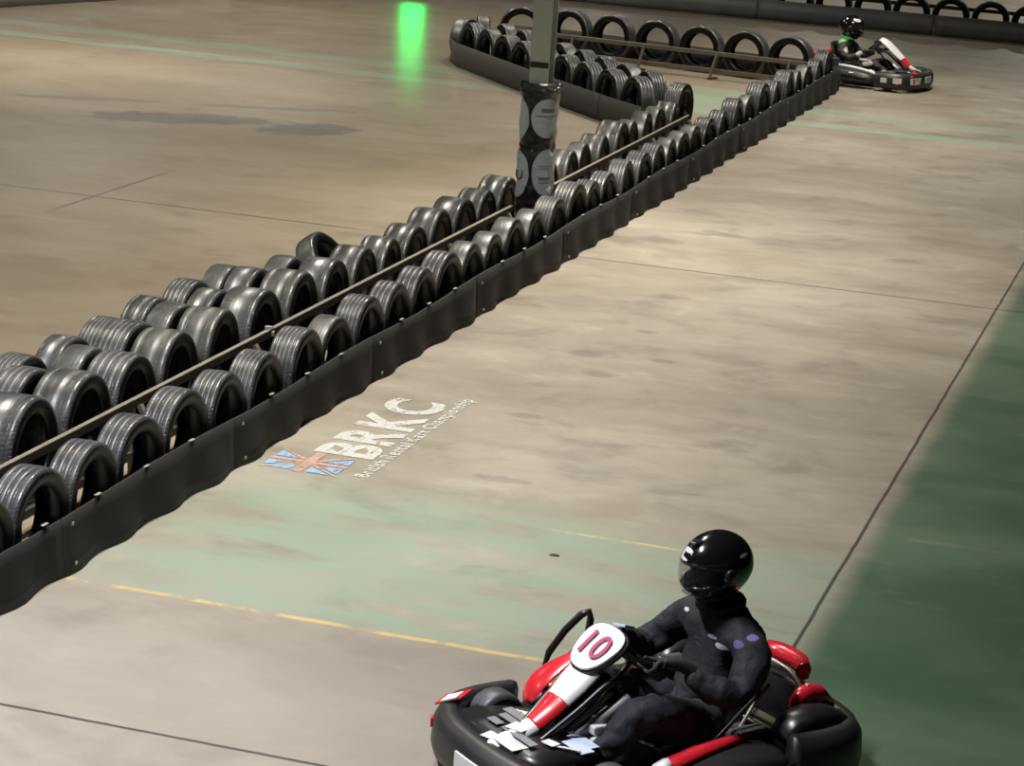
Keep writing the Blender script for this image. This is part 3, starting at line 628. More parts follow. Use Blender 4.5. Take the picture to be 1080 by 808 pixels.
# ------------------------------------------------------------------ karts
def kart_wheel(parent, x, y, R, w, name):
    root = empty(name, (x, y, R)); root.parent = parent
    bm = bmesh.new(); h = w / 2; r0 = R * .52
    lathe(bm, [(-h * .8, r0), (-h, r0 + .012), (-h * 1.03, R * .8), (-h * .92, R * .94), (-h * .7, R * .99), (0, R), (h * .7, R * .99), (h * .92, R * .94), (h * 1.03, R * .8), (h, r0 + .012), (h * .8, r0)], 36, 'Y')
    obj('tyre', bm, M['kart_tyre'], root, True)
    bm = bmesh.new(); lathe(bm, [(-h * .85, r0 + .004), (-h * .9, r0 - .008), (-h * .3, r0 - .012), (-h * .25, .03), (h * .25, .03), (h * .3, r0 - .012), (h * .9, r0 - .008), (h * .85, r0 + .004)], 24, 'Y', closed=True)
    obj('rim', bm, M['rim'], root, True)
    return root
def build_kart(root, near=True):
    f = root
    # floor pan and chassis tubes
    bm = bmesh.new(); ps = [(-.30, -.28), (-.30, .28), (.30, .28), (.66, .17), (.66, -.17), (.30, -.28)]
    vs = [bm.verts.new((p[0], p[1], .045)) for p in ps]; bm.faces.new(vs); g = bmesh.ops.extrude_face_region(bm, geom=bm.faces[:]); bmesh.ops.translate(bm, verts=[v for v in g['geom'] if isinstance(v, bmesh.types.BMVert)], vec=(0, 0, .006))
    obj('floor_pan', bm, M['floor_pan'], f)
    for s_ in (-1, 1):
        bm = bmesh.new(); tube(bm, arc_path([(-.72, .26 * s_, .085), (-.3, .30 * s_, .07), (.15, .30 * s_, .07), (.5, .2 * s_, .07), (.74, .17 * s_, .08)], 6), .016, 10); obj('chassis_tube', bm, M['frame_tube'], f, True)
        bm = bmesh.new(); tube(bm, arc_path([(.45, .30 * s_, .13), (.48, .42 * s_, .13), (.52, .44 * s_, .13)], 4), .014, 8); obj('stub_axle', bm, M['frame_tube'], f, True)
    bm = bmesh.new(); tube(bm, [(-.52, -.55, .14), (-.52, .55, .14)], .02, 12); obj('rear_axle', bm, M['frame_tube'], f, True)
    bm = bmesh.new(); tube(bm, [(.5, -.36, .11), (.5, .36, .11)], .015, 8); obj('front_cross_tube', bm, M['frame_tube'], f, True)
    kart_wheel(f, .50, -.48, .13, .13, 'front_wheel'); kart_wheel(f, .50, .48, .13, .13, 'front_wheel')
    kart_wheel(f, -.52, -.49, .14, .19, 'rear_wheel'); kart_wheel(f, -.52, .49, .14, .19, 'rear_wheel')
    # front bumper (wraparound)
    prof = [(.0, .045), (.055, .05), (.07, .10), (.062, .19), (.03, .235), (-.03, .245), (-.055, .22), (-.05, .09), (-.03, .05)]
    path = arc_path([(.34, -.60, 0), (.52, -.605, 0), (.68, -.55, 0), (.79, -.40, 0), (.83, -.2, 0), (.84, 0, 0), (.83, .2, 0), (.79, .40, 0), (.68, .55, 0), (.52, .605, 0), (.34, .60, 0)], 5)
    bm = bmesh.new(); plan_sweep(bm, path, prof); fb = obj('front_bumper', bm, M['scuffed_plastic'], f, True)
    def wrap(i0, i1, z0, z1, mat):
        bm = bmesh.new(); plan_sweep(bm, path[i0:i1], [(.05, z0), (.0745, z0), (.0745, z1), (.05, z1)]); obj('bumper_sticker', bm, M[mat], fb)
    # top plates of the bumper between fairing and rim
    bm = bmesh.new(); rings = []
    for (x, hw, z) in ((.80, .34, .225), (.74, .38, .25), (.66, .36, .255), (.56, .33, .25), (.45, .30, .235)):
        rings.append([(x, -hw, z), (x, -hw * .5, z + .006), (x, 0, z + .010), (x, hw * .5, z + .006), (x, hw, z), (x - .005, hw, z - .02), (x - .005, 0, z + .005), (x - .005, -hw, z - .02)])
    loft(bm, rings); obj('bumper_top', bm, M['black_plastic'], fb, True)
    def sticker(x, y, z, l, w_, rz, mat, par, nrm=(0.02, 0, 1), th=.004, nm='sticker'):
        bm = bmesh.new(); n_ = Vector(nrm).normalized(); q_ = Vector((0, 0, 1)).rotation_difference(n_).to_matrix() @ Matrix.Rotation(rz, 3, 'Z')
        box(bm, (x, y, z), (l, w_, th), q_); return obj(nm, bm, M[mat], par, False, .0015)
    if near:
        for a in ((.585, -.150, .267, .035, .15, .0, 'sticker_grey'), (.585, -.055, .268, .036, .05, .0, 'sticker'), (.640, -.100, .268, .03, .15, .0, 'sticker_grey'),
                  (.70, -.145, .264, .03, .07, .0, 'sticker_grey'), (.70, .06, .267, .03, .20, .0, 'sticker_grey'), (.665, -.01, .275, .055, .08, .3, 'sticker'),
                  (.775, -.04, .246, .05, .07, .3, 'sticker'), (.755, .075, .252, .06, .14, .0, 'sticker'), (.62, .185, .267, .035, .06, .2, 'sticker'),
                  (.455, .185, .246, .045, .14, .0, 'sticker_blue'), (.515, .24, .252, .05, .13, .0, 'sticker_blue'), (.54, -.19, .262, .012, .08, .5, 'sticker'), (.525, -.13, .262, .012, .08, .5, 'sticker'),
                  (.58, .255, .262, .012, .10, .6, 'sticker')):
            a = (a[0], a[1], a[2] + .006, a[3] * 1.35, a[4] * 1.25, a[5], a[6])
            sticker(*a, fb)
        sticker(.885, .10, .17, .10, .16, 0, 'sticker', fb, (1, .05, .35)); sticker(.885, -.16, .17, .06, .12, 0, 'sticker', fb, (1, -.1, .35))
        sticker(.70, -.515, .250, .10, .15, .5, 'red', fb, (.3, -.3, 1), .008); sticker(.715, -.505, .255, .07, .09, .5, 'sticker', fb, (.3, -.3, 1), .008)
        wrap(13, 15, .15, .19, 'red'); wrap(22, 30, .09, .18, 'sticker'); wrap(32, 35, .10, .17, 'sticker_blue')
        sticker(.70, .585, .17, .08, .12, .0, 'red', fb, (.5, .8, .6))
    else:
        for a in ((.84, .30, .17, .10, .20, .0, 'sticker'), (.86, .02, .17, .08, .12, 0, 'sticker'), (.60, -.63, .16, .07, .14, 0, 'sticker'), (.79, -.42, .17, .09, .12, 0, 'sticker')):
            pass
        wrap(3, 6, .12, .18, 'sticker'); wrap(7, 11, .12, .19, 'sticker'); wrap(8, 10, .10, .12, 'red'); wrap(13, 19, .11, .19, 'sticker'); wrap(14, 16, .12, .18, 'red'); wrap(22, 29, .11, .19, 'sticker')
        sticker(.80, -.38, .235, .06, .20, .0, 'red', fb, (.3, -.2, 1)); sticker(.885, .15, .16, .09, .2, .0, 'sticker', fb, (1, .1, .3))
    # central fairing: narrow panel running up from the nose to the number plate
    def strip(name, ctrl, mat, thick=.012):
        """ctrl = (x, z, half width)"""
        bm = bmesh.new(); rings = []
        P = arc_path([(c[0], c[2], c[1]) for c in ctrl], 6)
        for i, p in enumerate(P):
            x, hw, z = p; d = P[min(i + 1, len(P) - 1)] - P[max(i - 1, 0)]; n_ = Vector((-d.z, 0, d.x)); n_.normalize()
            if n_.z < 0: n_ = -n_
            rg = []
            for k in range(7):
                t_ = -1 + 2 * k / 6; rg.append(Vector((x, hw * t_, z)) + n_ * (-.028 * t_ * t_))
            for k in range(6, -1, -1):
                t_ = -1 + 2 * k / 6; rg.append(Vector((x, hw * t_ * .98, z)) + n_ * (-.028 * t_ * t_ - thick))
            rings.append(rg)
        loft(bm, rings); return obj(name, bm, M[mat], f, True)
    if near:
        fa = strip('front_fairing', [(.36, .52, .105), (.43, .46, .10), (.50, .40, .085)], 'white')
        strip('fairing_red_panel', [(.498, .402, .085), (.55, .36, .075), (.62, .31, .062)], 'red')
        strip('fairing_nose', [(.618, .312, .062), (.68, .285, .055), (.78, .26, .06), (.84, .235, .05)], 'white')
    else:
        fa = strip('front_fairing', [(.20, .62, .14), (.30, .575, .16), (.45, .46, .15), (.54, .39, .12)], 'white')
        strip('fairing_red_panel', [(.538, .392, .12), (.60, .34, .10), (.64, .31, .08)], 'red')
        strip('fairing_nose', [(.638, .312, .06), (.72, .27, .05), (.82, .235, .05)], 'sticker')
    # black backing of the fairing
    bm = bmesh.new()
    for s_ in (-1, 1):
        tube(bm, arc_path([(.18, .13 * s_, .46), (.30, .13 * s_, .46), (.45, .12 * s_, .36), (.62, .09 * s_, .24), (.74, .1 * s_, .20)], 5), .016, 8)
    obj('fairing_bracket', bm, M['black_plastic'], f, True)
    if near:
        # red side wing on the right, black hoops
        for s_ in (-1,):
            bm = bmesh.new(); rings = []
            for (x, yo, yi, z) in ((.50, .26, .17, .30), (.47, .32, .15, .36), (.40, .33, .14, .42), (.31, .27, .13, .475), (.22, .20, .13, .51)):
                rings.append([(x, yi * s_, z + .01), (x, (yi + yo) / 2 * s_, z + .025), (x, yo * s_, z - .02), (x, yo * s_, z - .05), (x, (yi + yo) / 2 * s_, z - .0), (x, yi * s_, z - .01)])
            loft(bm, rings)
            subsurf(obj('fairing_wing', bm, M['red' if s_ < 0 else 'black_plastic'], f, True), 2)
        bm = bmesh.new(); tube(bm, [(.30, -.43, .32), (.26, -.44, .41), (.20, -.41, .51), (.145, -.37, .585), (.12, -.345, .60), (.115, -.34, .57), (.12, -.345, .50), (.16, -.36, .43), (.22, -.39, .37)], .017, 8, True)
        tube(bm, [(.30, -.43, .32), (.28, -.46, .26), (.22, -.48, .22)], .015, 8)
        obj('side_hoop', bm, M['black_plastic'], f, True)
        for (pa, pb, pc, rr, mt) in (((.44, .10, .24), (.34, .15, .32), (.22, .17, .40), .022, 'sticker_grey'), ((.40, .15, .23), (.33, .19, .27), (.24, .21, .33), .014, 'zinc'), ((.46, .06, .26), (.36, .10, .34), (.28, .12, .42), .012, 'steel')):
            bm = bmesh.new(); tube(bm, arc_path([pa, pb, pc], 5), rr, 8); obj('brake_hose', bm, M[mt], f, True)
        bm = bmesh.new(); box(bm, (.36, .165, .285), (.09, .05, .04)); box(bm, (.40, .20, .25), (.05, .03, .03)); obj('brake_cylinder', bm, M['sticker'], f, False, .008)
        # number plate
        bm = bmesh.new(); n_ = 40; c0 = Vector((.30, 0, .575)); U = Vector((-.80, 0, .60)).normalized(); V = Vector((0, -1, 0)); N = V.cross(U); N = N if N.z > 0 else -N
        # U = up of the digits (toward driver), V' = right of digits as read from the front = +y side
        Vr = Vector((0, 1, 0)); top = []; bot = []
        for k in range(n_):
            a = 2 * PI * k / n_; ca, sa = math.cos(a), math.sin(a); p_ = 2.6; rr = 1 / ((abs(ca) ** p_ + abs(sa) ** p_) ** (1 / p_))
            uu = sa * rr * .118; vv = ca * rr * (.130 + .026 * sa * rr)
            bul = .012 * (1 - (ca * rr) ** 2 * .8)
            top.append(c0 + U * uu + Vr * vv + N * .006); bot.append(c0 + U * uu + Vr * vv - N * .006)
        loft(bm, [bot, top]); pltp = obj('number_plate', bm, M['white'], f, False, .002)
        bm = bmesh.new(); loft(bm, [[c0 + (p - c0) * 1.07 - N * .02 for p in bot], [c0 + (p - c0) * 1.07 - N * .004 for p in bot]]); obj('plate_backing', bm, M['black_plastic'], pltp)
        d_ = text_mesh('digits', '10', .175, M['number_red'], pltp, (0, 0, 0), (0, 0, 0), 1.15, .001, off=.001)
        rot = Matrix((Vr, U, Vr.cross(U))).transposed()
        if Vr.cross(U).dot(N) < 0: pass
        d_.matrix_local = Matrix.Translation(c0 + N * .016 - Vr * .110 - U * .056) @ rot.to_4x4() @ Matrix.Diagonal((1.15, 1, 1, 1))
    else:
        bm = bmesh.new(); tube(bm, arc_path([(.12, -.14, .56), (.2, -.14, .58), (.34, -.13, .50), (.5, -.12, .36), (.58, -.12, .26)], 5), .014, 8); obj('side_hoop', bm, M['black_plastic'], f, True)
    # steering wheel and column
    wc = Vector((.10, 0, .50)); nrm = Vector((-.62, 0, .785)).normalized(); tt = Vector((.785, 0, .62))
    bm = bmesh.new(); tube(bm, [wc + Vector((0, 1, 0)) * (.145 * math.cos(2 * PI * k / 32)) + tt * (.13 * math.sin(2 * PI * k / 32)) for k in range(32)], .015, 10, True)
    sw = obj('steering_wheel', bm, M['black_plastic'], f, True)
    bm = bmesh.new()
    for a in (90, 210, 330):
        a = math.radians(a); bar(bm, wc - nrm * .012, wc + Vector((0, 1, 0)) * (.14 * math.cos(a)) + tt * (.125 * math.sin(a)), .028, .008, nrm)
    lathe(bm, [(-.02, .03), (.0, .035), (.012, .03)], 20, 'Z', (0, 0, 0), closed=False, cap=True); 
    for v in bm.verts[-60:]: v.co = wc + (Matrix((Vector((0, 1, 0)), tt, nrm)).transposed() @ v.co)
    obj('wheel_spokes', bm, M['engine'], sw, False)
    bm = bmesh.new(); tube(bm, [wc - nrm * .01, (.46, 0, .12)], .012, 8); obj('steering_column', bm, M['frame_tube'], f, True)
    # pale blue pad / display above the wheel
    if near: bm = bmesh.new(); tube(bm, [wc, (.155, -.02, .638)], .010, 8); obj('timer_post', bm, M['black_plastic'], sw, True); sticker(.15, -.02, .642, .055, .095, .0, 'sticker_blue', sw, (-.3, -.2, 1), .012, 'lap_timer'); 
    # pedals
    for s_ in (-1, 1):
        bm = bmesh.new(); bar(bm, (.60, .13 * s_, .07), (.57, .13 * s_, .22), .012); bar(bm, (.575, .09 * s_, .20), (.575, .17 * s_, .20), .03, .012); obj('pedal', bm, M['frame_tube'], f)
    # side pods
    for s_ in (-1, 1):
        bm = bmesh.new(); rings = []
        for (x, yi, yo, zt) in ((.33, .42, .58, .15), (.25, .40, .655, .20), (.05, .38, .675, .225), (-.15, .38, .68, .235), (-.30, .40, .675, .235), (-.36, .44, .65, .20)):
            rings.append([(x, yi * s_, .06), (x, yi * s_, zt - .02), (x, (yi + .03) * s_, zt), (x, (yo - .08) * s_, zt + .01), (x, (yo - .02) * s_, zt - .03), (x, yo * s_, .12), (x, (yo - .03) * s_, .05)])
        loft(bm, rings); sp = subsurf(obj('side_pod', bm, M['scuffed_plastic'], f, True), 1)
        bm = bmesh.new(); rings = []
        for (x, yc, hw, z) in ((.30, .50, .03, .19), (.22, .50, .05, .228), (.05, .475, .045, .247), (-.12, .455, .032, .258), (-.26, .44, .012, .256)):
            rings.append([(x, (yc - hw) * s_, z), (x, yc * s_, z + .012), (x, (yc + hw) * s_, z), (x, (yc + hw) * s_, z - .02), (x, (yc - hw) * s_, z - .02)])
        loft(bm, rings); obj('pod_red_stripe' if near else 'pod_pale_stripe', bm, M['red' if near else 'sticker'], sp, True)
        bm = bmesh.new(); rings = []
        for (x, yc, hw, z) in ((.315, .50, .03, .182), (.27, .50, .042, .215), (.225, .50, .035, .236)):
            rings.append([(x, (yc - hw) * s_, z + .003), (x, yc * s_, z + .016), (x, (yc + hw) * s_, z + .003), (x, (yc + hw) * s_, z - .01), (x, (yc - hw) * s_, z - .01)])
        loft(bm, rings); obj('pod_white_tip', bm, M['white'], sp, True)
        sticker(.0, .655 * s_, .195, .07, .02, .0, 'sticker', sp, (0, .7 * s_, .6))
        # ridges on the pod flank
        for (za, zb) in ((.165, .14), (.12, .10)):
            bm = bmesh.new(); tube(bm, arc_path([(.22, .668 * s_, za - .02), (0, .688 * s_, za), (-.2, .69 * s_, za + .01), (-.34, .665 * s_, za + .03)], 5), .008, 6); obj('pod_ridge', bm, M['black_plastic'], sp, True)
    # rear bumper, wrapping the rear wheels
    prof = [(.0, .07), (.05, .08), (.065, .14), (.055, .24), (.02, .29), (-.03, .295), (-.05, .26), (-.045, .12), (-.03, .08)]
    path = arc_path([(-.34, .63, 0), (-.50, .645, 0), (-.66, .61, 0), (-.75, .48, 0), (-.78, .2, 0), (-.785, 0, 0), (-.78, -.2, 0), (-.75, -.48, 0), (-.66, -.61, 0), (-.50, -.645, 0), (-.34, -.63, 0)], 5)
    bm = bmesh.new(); plan_sweep(bm, path, prof); obj('rear_bumper', bm, M['scuffed_plastic'], f, True)
    for s_ in (-1, 1):
        bm = bmesh.new(); rings = []
        for (x, z, hw) in ((-.36, .27, .07), (-.42, .325, .085), (-.52, .345, .09), (-.62, .335, .085), (-.70, .30, .07)):
            c = .50 * s_; rings.append([(x, c - hw, z - .02), (x, c - hw * .7, z), (x, c, z + .012), (x, c + hw * .7, z), (x, c + hw, z - .02), (x, c + hw, z - .04), (x, c - hw, z - .04)])
        loft(bm, rings); obj('wheel_cover', bm, M['black_plastic'], f, True)
        # red accents behind the seat
        bm = bmesh.new(); rings = []
        for (x, z, hw, yc) in ((-.52, .34, .02, .37), (-.56, .375, .035, .37), (-.62, .385, .045, .36), (-.70, .36, .045, .35), (-.75, .31, .035, .35)):
            c = yc * s_; rings.append([(x, c - hw, z - .03), (x, c - hw * .8, z), (x, c, z + .012), (x, c + hw * .8, z), (x, c + hw, z - .03), (x, c + hw, z - .05), (x, c - hw, z - .05)])
        loft(bm, rings); obj('red_engine_shroud', bm, M['red'], f, True)
        bm = bmesh.new(); bar(bm, (-.60, .365 * s_, .395), (-.70, .375 * s_, .355), .02, .008, (0, 0, 1)); obj('shroud_stripe', bm, M['sticker'], f)
    if near:
        bm = bmesh.new(); plan_sweep(bm, arc_path([(-.70, -.17, 0), (-.765, -.10, 0), (-.78, .0, 0), (-.765, .10, 0), (-.72, .17, 0)], 5), [(-.01, .33), (.02, .34), (.03, .375), (.01, .405), (-.03, .41), (-.045, .38), (-.035, .34)])
        obj('red_rear_bar', bm, M['red'], f, True)
    # seat shell
    bm = bmesh.new(); rings = []
    for (x, z, hw, dp) in ((.02, .10, .17, .02), (-.12, .08, .19, .05), (-.28, .08, .195, .09), (-.40, .14, .20, .11), (-.47, .28, .205, .09), (-.51, .42, .20, .06), (-.53, .50, .16, .03)):
        rg = []
        tang = 1 if z < .2 else 0
        for k in range(13):
            a = -1 + 2 * k / 12; up1 = dp * (abs(a) ** 2.2) * 1.3
            rg.append((x + (0 if tang else up1), hw * a, z + (up1 if tang else 0)))
        for k in range(12, -1, -1):
            a = -1 + 2 * k / 12; up1 = dp * (abs(a) ** 2.2) * 1.3
            rg.append((x + (0 if tang else up1) - .012, hw * a * 1.03, z + (up1 if tang else 0) - .012))
        rings.append(rg)
    loft(bm, rings); obj('seat', bm, M['seat'], f, True)
    # seat stays, engine, exhaust
    for s_ in (-1, 1):
        bm = bmesh.new(); tube(bm, [(-.20, .30 * s_, .09), (-.42, .235 * s_, .30), (-.50, .22 * s_, .36)], .009, 6); obj('seat_stay', bm, M['zinc'], f, True)
        bm = bmesh.new(); tube(bm, arc_path([(.05, .33 * s_, .12), (-.12, .34 * s_, .20), (-.3, .30 * s_, .30), (-.42, .27 * s_, .36)], 4), .010, 6); obj('grab_rail', bm, M['frame_tube'], f, True)
    bm = bmesh.new(); box(bm, (-.36, -.33, .20), (.20, .13, .16)); box(bm, (-.36, -.33, .30), (.12, .10, .06))
    for k in range(6): box(bm, (-.36, -.33, .255 + k * .012), (.14, .14, .005))
    obj('engine', bm, M['engine'], f, False, .006)
    bm = bmesh.new(); box(bm, (-.33, .33, .17), (.20, .11, .12)); obj('fuel_tank', bm, M['engine'], f, False, .02)
    bm = bmesh.new(); tube(bm, arc_path([(-.68, -.26, .30), (-.69, -.12, .36), (-.69, .12, .36), (-.68, .26, .30)], 5), .012, 8); obj('rear_roll_tube', bm, M['zinc'], f, True)
    return f

# ------------------------------------------------------------------ people
def head_geometry(bm, c, fwd, tilt=0):
    """head with brow, nose, eyes, mouth and ears around centre c; looks along +x"""
    vs = bmesh.ops.create_uvsphere(bm, u_segments=32, v_segments=24, radius=1)['verts']
    for v in vs:
        x, y, z = v.co
        X = x * .098; Y = y * .076 * (1 - .18 * max(0, -z)); Z = z * .118
        if x > 0:
            X += .022 * math.exp(-((y / .16) ** 2)) * math.exp(-(((z + .12) / .20) ** 2))          # nose
            X -= .012 * (math.exp(-(((y - .38) / .2) ** 2)) + math.exp(-(((y + .38) / .2) ** 2))) * math.exp(-(((z - .12) / .15) ** 2))  # sockets
            X += .006 * math.exp(-((z - .32) / .12) ** 2) * (abs(y) < .6)                          # brow
            X += .008 * math.exp(-((y / .3) ** 2)) * math.exp(-(((z + .5) / .07) ** 2))             # lips
            X += .010 * math.exp(-((y / .35) ** 2)) * math.exp(-(((z + .85) / .16) ** 2))           # chin
        v.co = Vector((X, Y, Z)) + Vector(c)
    for s_ in (-1, 1):
        e = bmesh.ops.create_uvsphere(bm, u_segments=12, v_segments=8, radius=1)['verts']
        for v in e: v.co = Vector((v.co.x * .018, v.co.y * .008, v.co.z * .03)) + Vector(c) + Vector((-.005, .077 * s_, -.005))
def glove_mesh(c, side, tt, nrm):
    """hand closed round the rim at c. side=+1 left hand. tt: rim tangent (up), nrm: toward the driver"""
    e1 = Vector((0, side, 0)); c = Vector(c); V = []; E = []
    def add(p, rr): V.append((p.x, p.y, p.z, rr)); return len(V) - 1
    wrist = add(c + nrm * .085 + e1 * .055 - tt * .055, .030)
    palm = add(c + nrm * .050 + e1 * .040 - tt * .012, .030); E.append((wrist, palm))
    for k in range(4):
        off = tt * (-.034 + .023 * k); ln = (1.0, 1.1, 1.05, .85)[3 - k]
        a = add(c + nrm * .036 + e1 * .036 + off, .0125); E.append((palm, a))
        b1 = add(c + nrm * .004 + e1 * .040 * ln + off, .0105); E.append((a, b1))
        b2 = add(c - nrm * .026 * ln + e1 * .018 + off, .0098); E.append((b1, b2))
        b3 = add(c - nrm * .022 - e1 * .014 * ln + off, .0088); E.append((b2, b3))
    t1 = add(c + nrm * .040 + e1 * .008 + tt * .022, .0125); E.append((palm, t1))
    t2 = add(c + nrm * .024 - e1 * .014 + tt * .050, .011); E.append((t1, t2))
    t3 = add(c + nrm * .016 - e1 * .016 + tt * .072, .0095); E.append((t2, t3))
    cuff = add(Vector((-.05, side * .235, .488)), .036); E.append((wrist, cuff))
    return skin_mesh('glove', V, E, 1, 2)
def helmet(root, c, pitch, marks, yaw=0):
    H = empty('helmet', c, yaw); H.parent = root; H.rotation_euler = (0, pitch, yaw); H.scale = (1.08, 1.06, 1.04)
    M_h = marked('helmet_shell', (0.006, 0.006, 0.007), marks, .16, .1, .9)
    bm = bmesh.new(); nu, nv = 64, 48
    def surf(th, ph, k=1.0):      # th azimuth from +x, ph elevation
        ct, st, cp, sp = math.cos(th), math.sin(th), math.cos(ph), math.sin(ph)
        rx, ry, rz = .155, .126, .142
        x = ct * cp * rx; y = st * cp * ry; z = sp * rz
        if ph < 0 and ct > 0: x += .028 * ct * min(1, -ph / .7) * (cp ** .5)            # chin bar pushed forward
        if ph < -.2: 
            q_ = min(1, (-ph - .2) / 1.0); x *= 1 - .10 * q_; y *= 1 - .12 * q_
        return Vector((x * k, y * k, z * k))
    ph0 = -1.02; grid = []
    for j in range(nv + 1):
        ph = ph0 + (PI / 2 - ph0) * j / nv; grid.append([(2 * PI * i / nu - PI, ph) for i in range(nu)])
    def is_open(th, ph): return abs(th) < 1.25 and -.42 + .10 * abs(th) < ph < .30 - .10 * th * th
    vg = [[bm.verts.new(surf(*p)) for p in row] for row in grid]
    for j in range(nv):
        for i in range(nu):
            th = (grid[j][i][0] + PI / nu); ph = (grid[j][i][1] + grid[j + 1][i][1]) / 2
            if is_open(th, ph): continue
            i2 = (i + 1) % nu
            try: bm.faces.new((vg[j][i], vg[j][i2], vg[j + 1][i2], vg[j + 1][i]))
            except ValueError: pass
    bmesh.ops.remove_doubles(bm, verts=bm.verts[:], dist=.0005)
    sh = obj('shell', bm, M_h, H, True); m = sh.modifiers.new('solid', 'SOLIDIFY'); m.thickness = .018; m.offset = -1
    # visor
    bm = bmesh.new(); n1, n2 = 28, 10; R = []
    for j in range(n2 + 1):
        R.append([bm.verts.new(surf(-1.38 + 2.76 * i / n1, -.42 + .80 * j / n2 - .10 * (1 - j / n2) * 0, 1.03)) for i in range(n1 + 1)])
    for j in range(n2):
        for i in range(n1): bm.faces.new((R[j][i], R[j][i + 1], R[j + 1][i + 1], R[j + 1][i]))
    v = obj('visor', bm, M['visor'], H, True); m = v.modifiers.new('solid', 'SOLIDIFY'); m.thickness = .003
    for s_ in (-1, 1):
        bm = bmesh.new(); lathe(bm, [(-.006, .024), (.006, .024), (.010, .016)], 20, 'Y', surf(1.42 * s_, 0.02, 1.03), closed=False, cap=True); obj('visor_pivot', bm, M['black_plastic'], H, True)
    # chin vents and lower rim
    bm = bmesh.new(); tube(bm, [surf(2 * PI * k / 48, ph0, 1.0) for k in range(48)], .010, 8, True); obj('lower_trim', bm, M['black_plastic'], H, True)
    bm = bmesh.new()
    for y in (-.035, 0, .035): box(bm, surf(y * 5, -.62) + Vector((.002, 0, 0)), (.012, .026, .012))
    obj('chin_vent', bm, M['sticker_grey'], H, False, .003)
    bm = bmesh.new(); box(bm, surf(0, .95) + Vector((0, 0, .004)), (.05, .04, .012)); obj('top_vent', bm, M['black_plastic'], H, False, .006)
    return H
q = NB('clear_dark_visor'); q.set(Base_Color=(0.03, 0.03, 0.035), Roughness=.06, Coat_Weight=.6, Coat_Roughness=.03)
q.set(Alpha=q.math('MULTIPLY_ADD', q.noise(q.ob(), 5, 2),   .15, .06)); M['visor'] = q.m
def build_person(name, loc, rz, suit, skinm, label, shoe_mat, build=1.0, headx=-.28, turn=0.0, hmarks=(), head_pitch=.12, patch_mat=None):
    W = build; A = 1 + (build - 1) * .45
    V = [(-.24, 0, .20, .115 * W, .10), (-.285, 0, .34, .130 * W, .13), (-.325, 0, .48, .135 * W, .135), (-.335, 0, .60, .105 * W, .105), (-.325, 0, .69, .066), (-.30, 0, .76, .055)]
    E = [(0, 1), (1, 2), (2, 3), (3, 4), (4, 5)]
    wc = Vector((.10, 0, .50)); nrm = Vector((-.62, 0, .785)).normalized(); tt = Vector((.785, 0, .62)).normalized()
    for s_ in (-1, 1):
        b0 = len(V)
        V += [(-.335, .125 * s_ * A, .605, .080 * A), (-.325, .205 * s_ * A, .565, .080 * A), (-.265, .265 * s_ * A, .47, .074 * A), (-.175, .290 * s_ * A, .405, .070 * A), (-.065, .250 * s_, .465, .056 * A), (.0, .215 * s_, .525, .044)]
        E += [(3, b0)] + [(b0 + k, b0 + k + 1) for k in range(5)]
        b1 = len(V)
        V += [(-.19, .10 * s_, .185, .105 * W), (-.02, .165 * s_, .27, .088 * W), (.155, .20 * s_, .355, .070 * W), (.21, .20 * s_, .345, .066 * W), (.34, .175 * s_, .235, .058 * W), (.455, .14 * s_, .135, .044)]
        E += [(0, b1)] + [(b1 + k, b1 + k + 1) for k in range(5)]
    me = skin_mesh(name, V, E, 0, 2)
    # join the head into the same body mesh
    bm = bmesh.new(); bm.from_mesh(me); nb = len(bm.faces)
    hc = (headx, 0, .855)
    head_geometry(bm, hc, None); bm.faces.ensure_lookup_table()
    for i in range(nb, len(bm.faces)): bm.faces[i].material_index = 1
    for fce in bm.faces:
        fce.smooth = True
    bm.to_mesh(me); bm.free(); me.materials.clear(); me.materials.append(suit); me.materials.append(skinm)
    o = obj_me(name, me, None, None, True); o.location = loc; o.rotation_euler = (0, 0, rz); tag(o, label, 'person')
    tx = bpy.data.textures.new('cloth_folds', 'CLOUDS'); tx.noise_scale = .10; tx.noise_depth = 2
    vg = o.vertex_groups.new(name='cloth'); vg.add([v.index for v in me.vertices if v.co.z < .70], 1.0, 'REPLACE')
    sb = o.modifiers.new('sub', 'SUBSURF'); sb.levels = 1; sb.render_levels = 1
    dm = o.modifiers.new('folds', 'DISPLACE'); dm.texture = tx; dm.strength = .045; dm.mid_level = .5; dm.vertex_group = 'cloth'; dm.texture_coords = 'LOCAL'
    for s_ in (-1, 1):
        g = glove_mesh(wc + Vector((0, .145 * s_, 0)) + tt * .02, s_, tt, nrm); obj_me('glove', g, M['glove'], o, True)
        bm = bmesh.new(); rings = []
        for (x, z, hw, hh) in ((.415, .085, .030, .028), (.44, .078, .040, .034), (.50, .09, .044, .036), (.545, .125, .046, .030), (.575, .165, .042, .022), (.59, .19, .028, .012)):
            yc = .135 * s_; rings.append([(x + .35 * hh * math.sin(2 * PI * k / 12) * -1, yc + hw * math.cos(2 * PI * k / 12), z + hh * math.sin(2 * PI * k / 12)) for k in range(12)])
        loft(bm, rings); subsurf(obj('shoe', bm, shoe_mat, o, True), 1)
    # collar
    bm = bmesh.new(); tube(bm, [(-.315 + .085 * math.cos(2 * PI * k / 24), .085 * math.sin(2 * PI * k / 24), .70 + .012 * math.cos(2 * PI * k / 24) * -1) for k in range(24)], .024, 10, True); obj('collar', bm, patch_mat or suit, o, True)
    # eyes
    bm = bmesh.new()
    for s_ in (-1, 1):
        e = bmesh.ops.create_uvsphere(bm, u_segments=12, v_segments=8, radius=.012)['verts']; bmesh.ops.translate(bm, verts=e, vec=Vector(hc) + Vector((.080, .030 * s_, .014)))
    obj('eyes', bm, M['eye'], o, True)
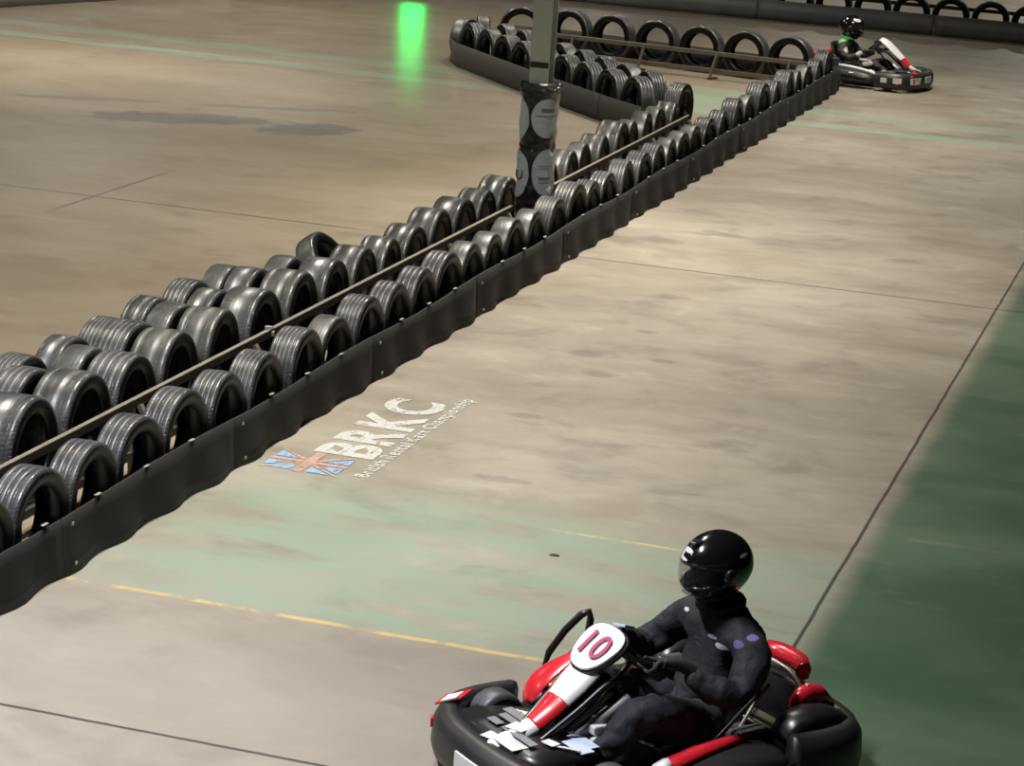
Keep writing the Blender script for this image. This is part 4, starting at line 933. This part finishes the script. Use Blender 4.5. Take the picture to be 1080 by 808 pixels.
    helmet(o, (headx + .005, 0, .87), head_pitch, hmarks, turn)
    return o
NPH = math.radians(230)
NK = (-2.07, 9.24, 0)
k1 = empty('racing_kart', (NK[0] - .766 * .03, NK[1] + .643 * .03, 0), NPH); k1.scale = (.96, .89, 1); tag(k1, 'red, white and black racing kart number 10 in the foreground', 'kart'); build_kart(k1, True)
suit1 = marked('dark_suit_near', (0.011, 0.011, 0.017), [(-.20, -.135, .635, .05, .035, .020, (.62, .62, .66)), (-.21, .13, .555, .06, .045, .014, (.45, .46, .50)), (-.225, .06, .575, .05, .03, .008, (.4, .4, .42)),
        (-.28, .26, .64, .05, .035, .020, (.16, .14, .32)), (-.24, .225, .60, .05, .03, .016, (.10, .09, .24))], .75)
hm = [(.124, -.045, .070, .03, .010, .028, (.75, .76, .74)), (.115, -.020, .088, .03, .034, .008, (.75, .76, .74)), (.130, -.030, .056, .03, .038, .007, (.75, .76, .74)), (-.06, .12, .06, .03, .04, .008, (.7, .7, .68))]
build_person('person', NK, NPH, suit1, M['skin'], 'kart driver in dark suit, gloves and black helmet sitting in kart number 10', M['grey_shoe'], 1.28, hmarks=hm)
FPH = math.radians(-10)
FK = (-5.16, 33.05, 0)
k2 = empty('racing_kart', FK, FPH); k2.scale = (.98, .93, 1.05); tag(k2, 'white-nosed black kart in the distance beside the far end of the barrier', 'kart'); build_kart(k2, False)
suit2 = marked('dark_suit_far', (0.020, 0.017, 0.016), [(-.38, -.10, .66, .11, .14, .055, (.16, .52, .22)), (-.20, -.22, .535, .07, .12, .05, (.48, .44, .36)), (-.03, -.25, .49, .05, .07, .05, (.45, .42, .36)), (.10, -.22, .36, .09, .08, .05, (.40, .37, .32)), (.34, -.20, .24, .05, .1, .05, (.4, .38, .34))], .7)
M['green_cloth'] = simple('green_cloth', (0.12, 0.55, 0.20), .7)
p2 = build_person('person', FK, FPH, suit2, M['skin'], 'distant kart driver in dark suit with green collar and black helmet', M['shoe'], 1.0, turn=.0, hmarks=[(.09, -.08, .10, .05, .05, .02, (.7, .7, .68))], patch_mat=M['green_cloth'])

p2.scale = (.96, 1.0, .86)
for c_ in p2.children:
    if c_.name.startswith('helmet'): c_.scale = (1.22, 1.22, 1.34)
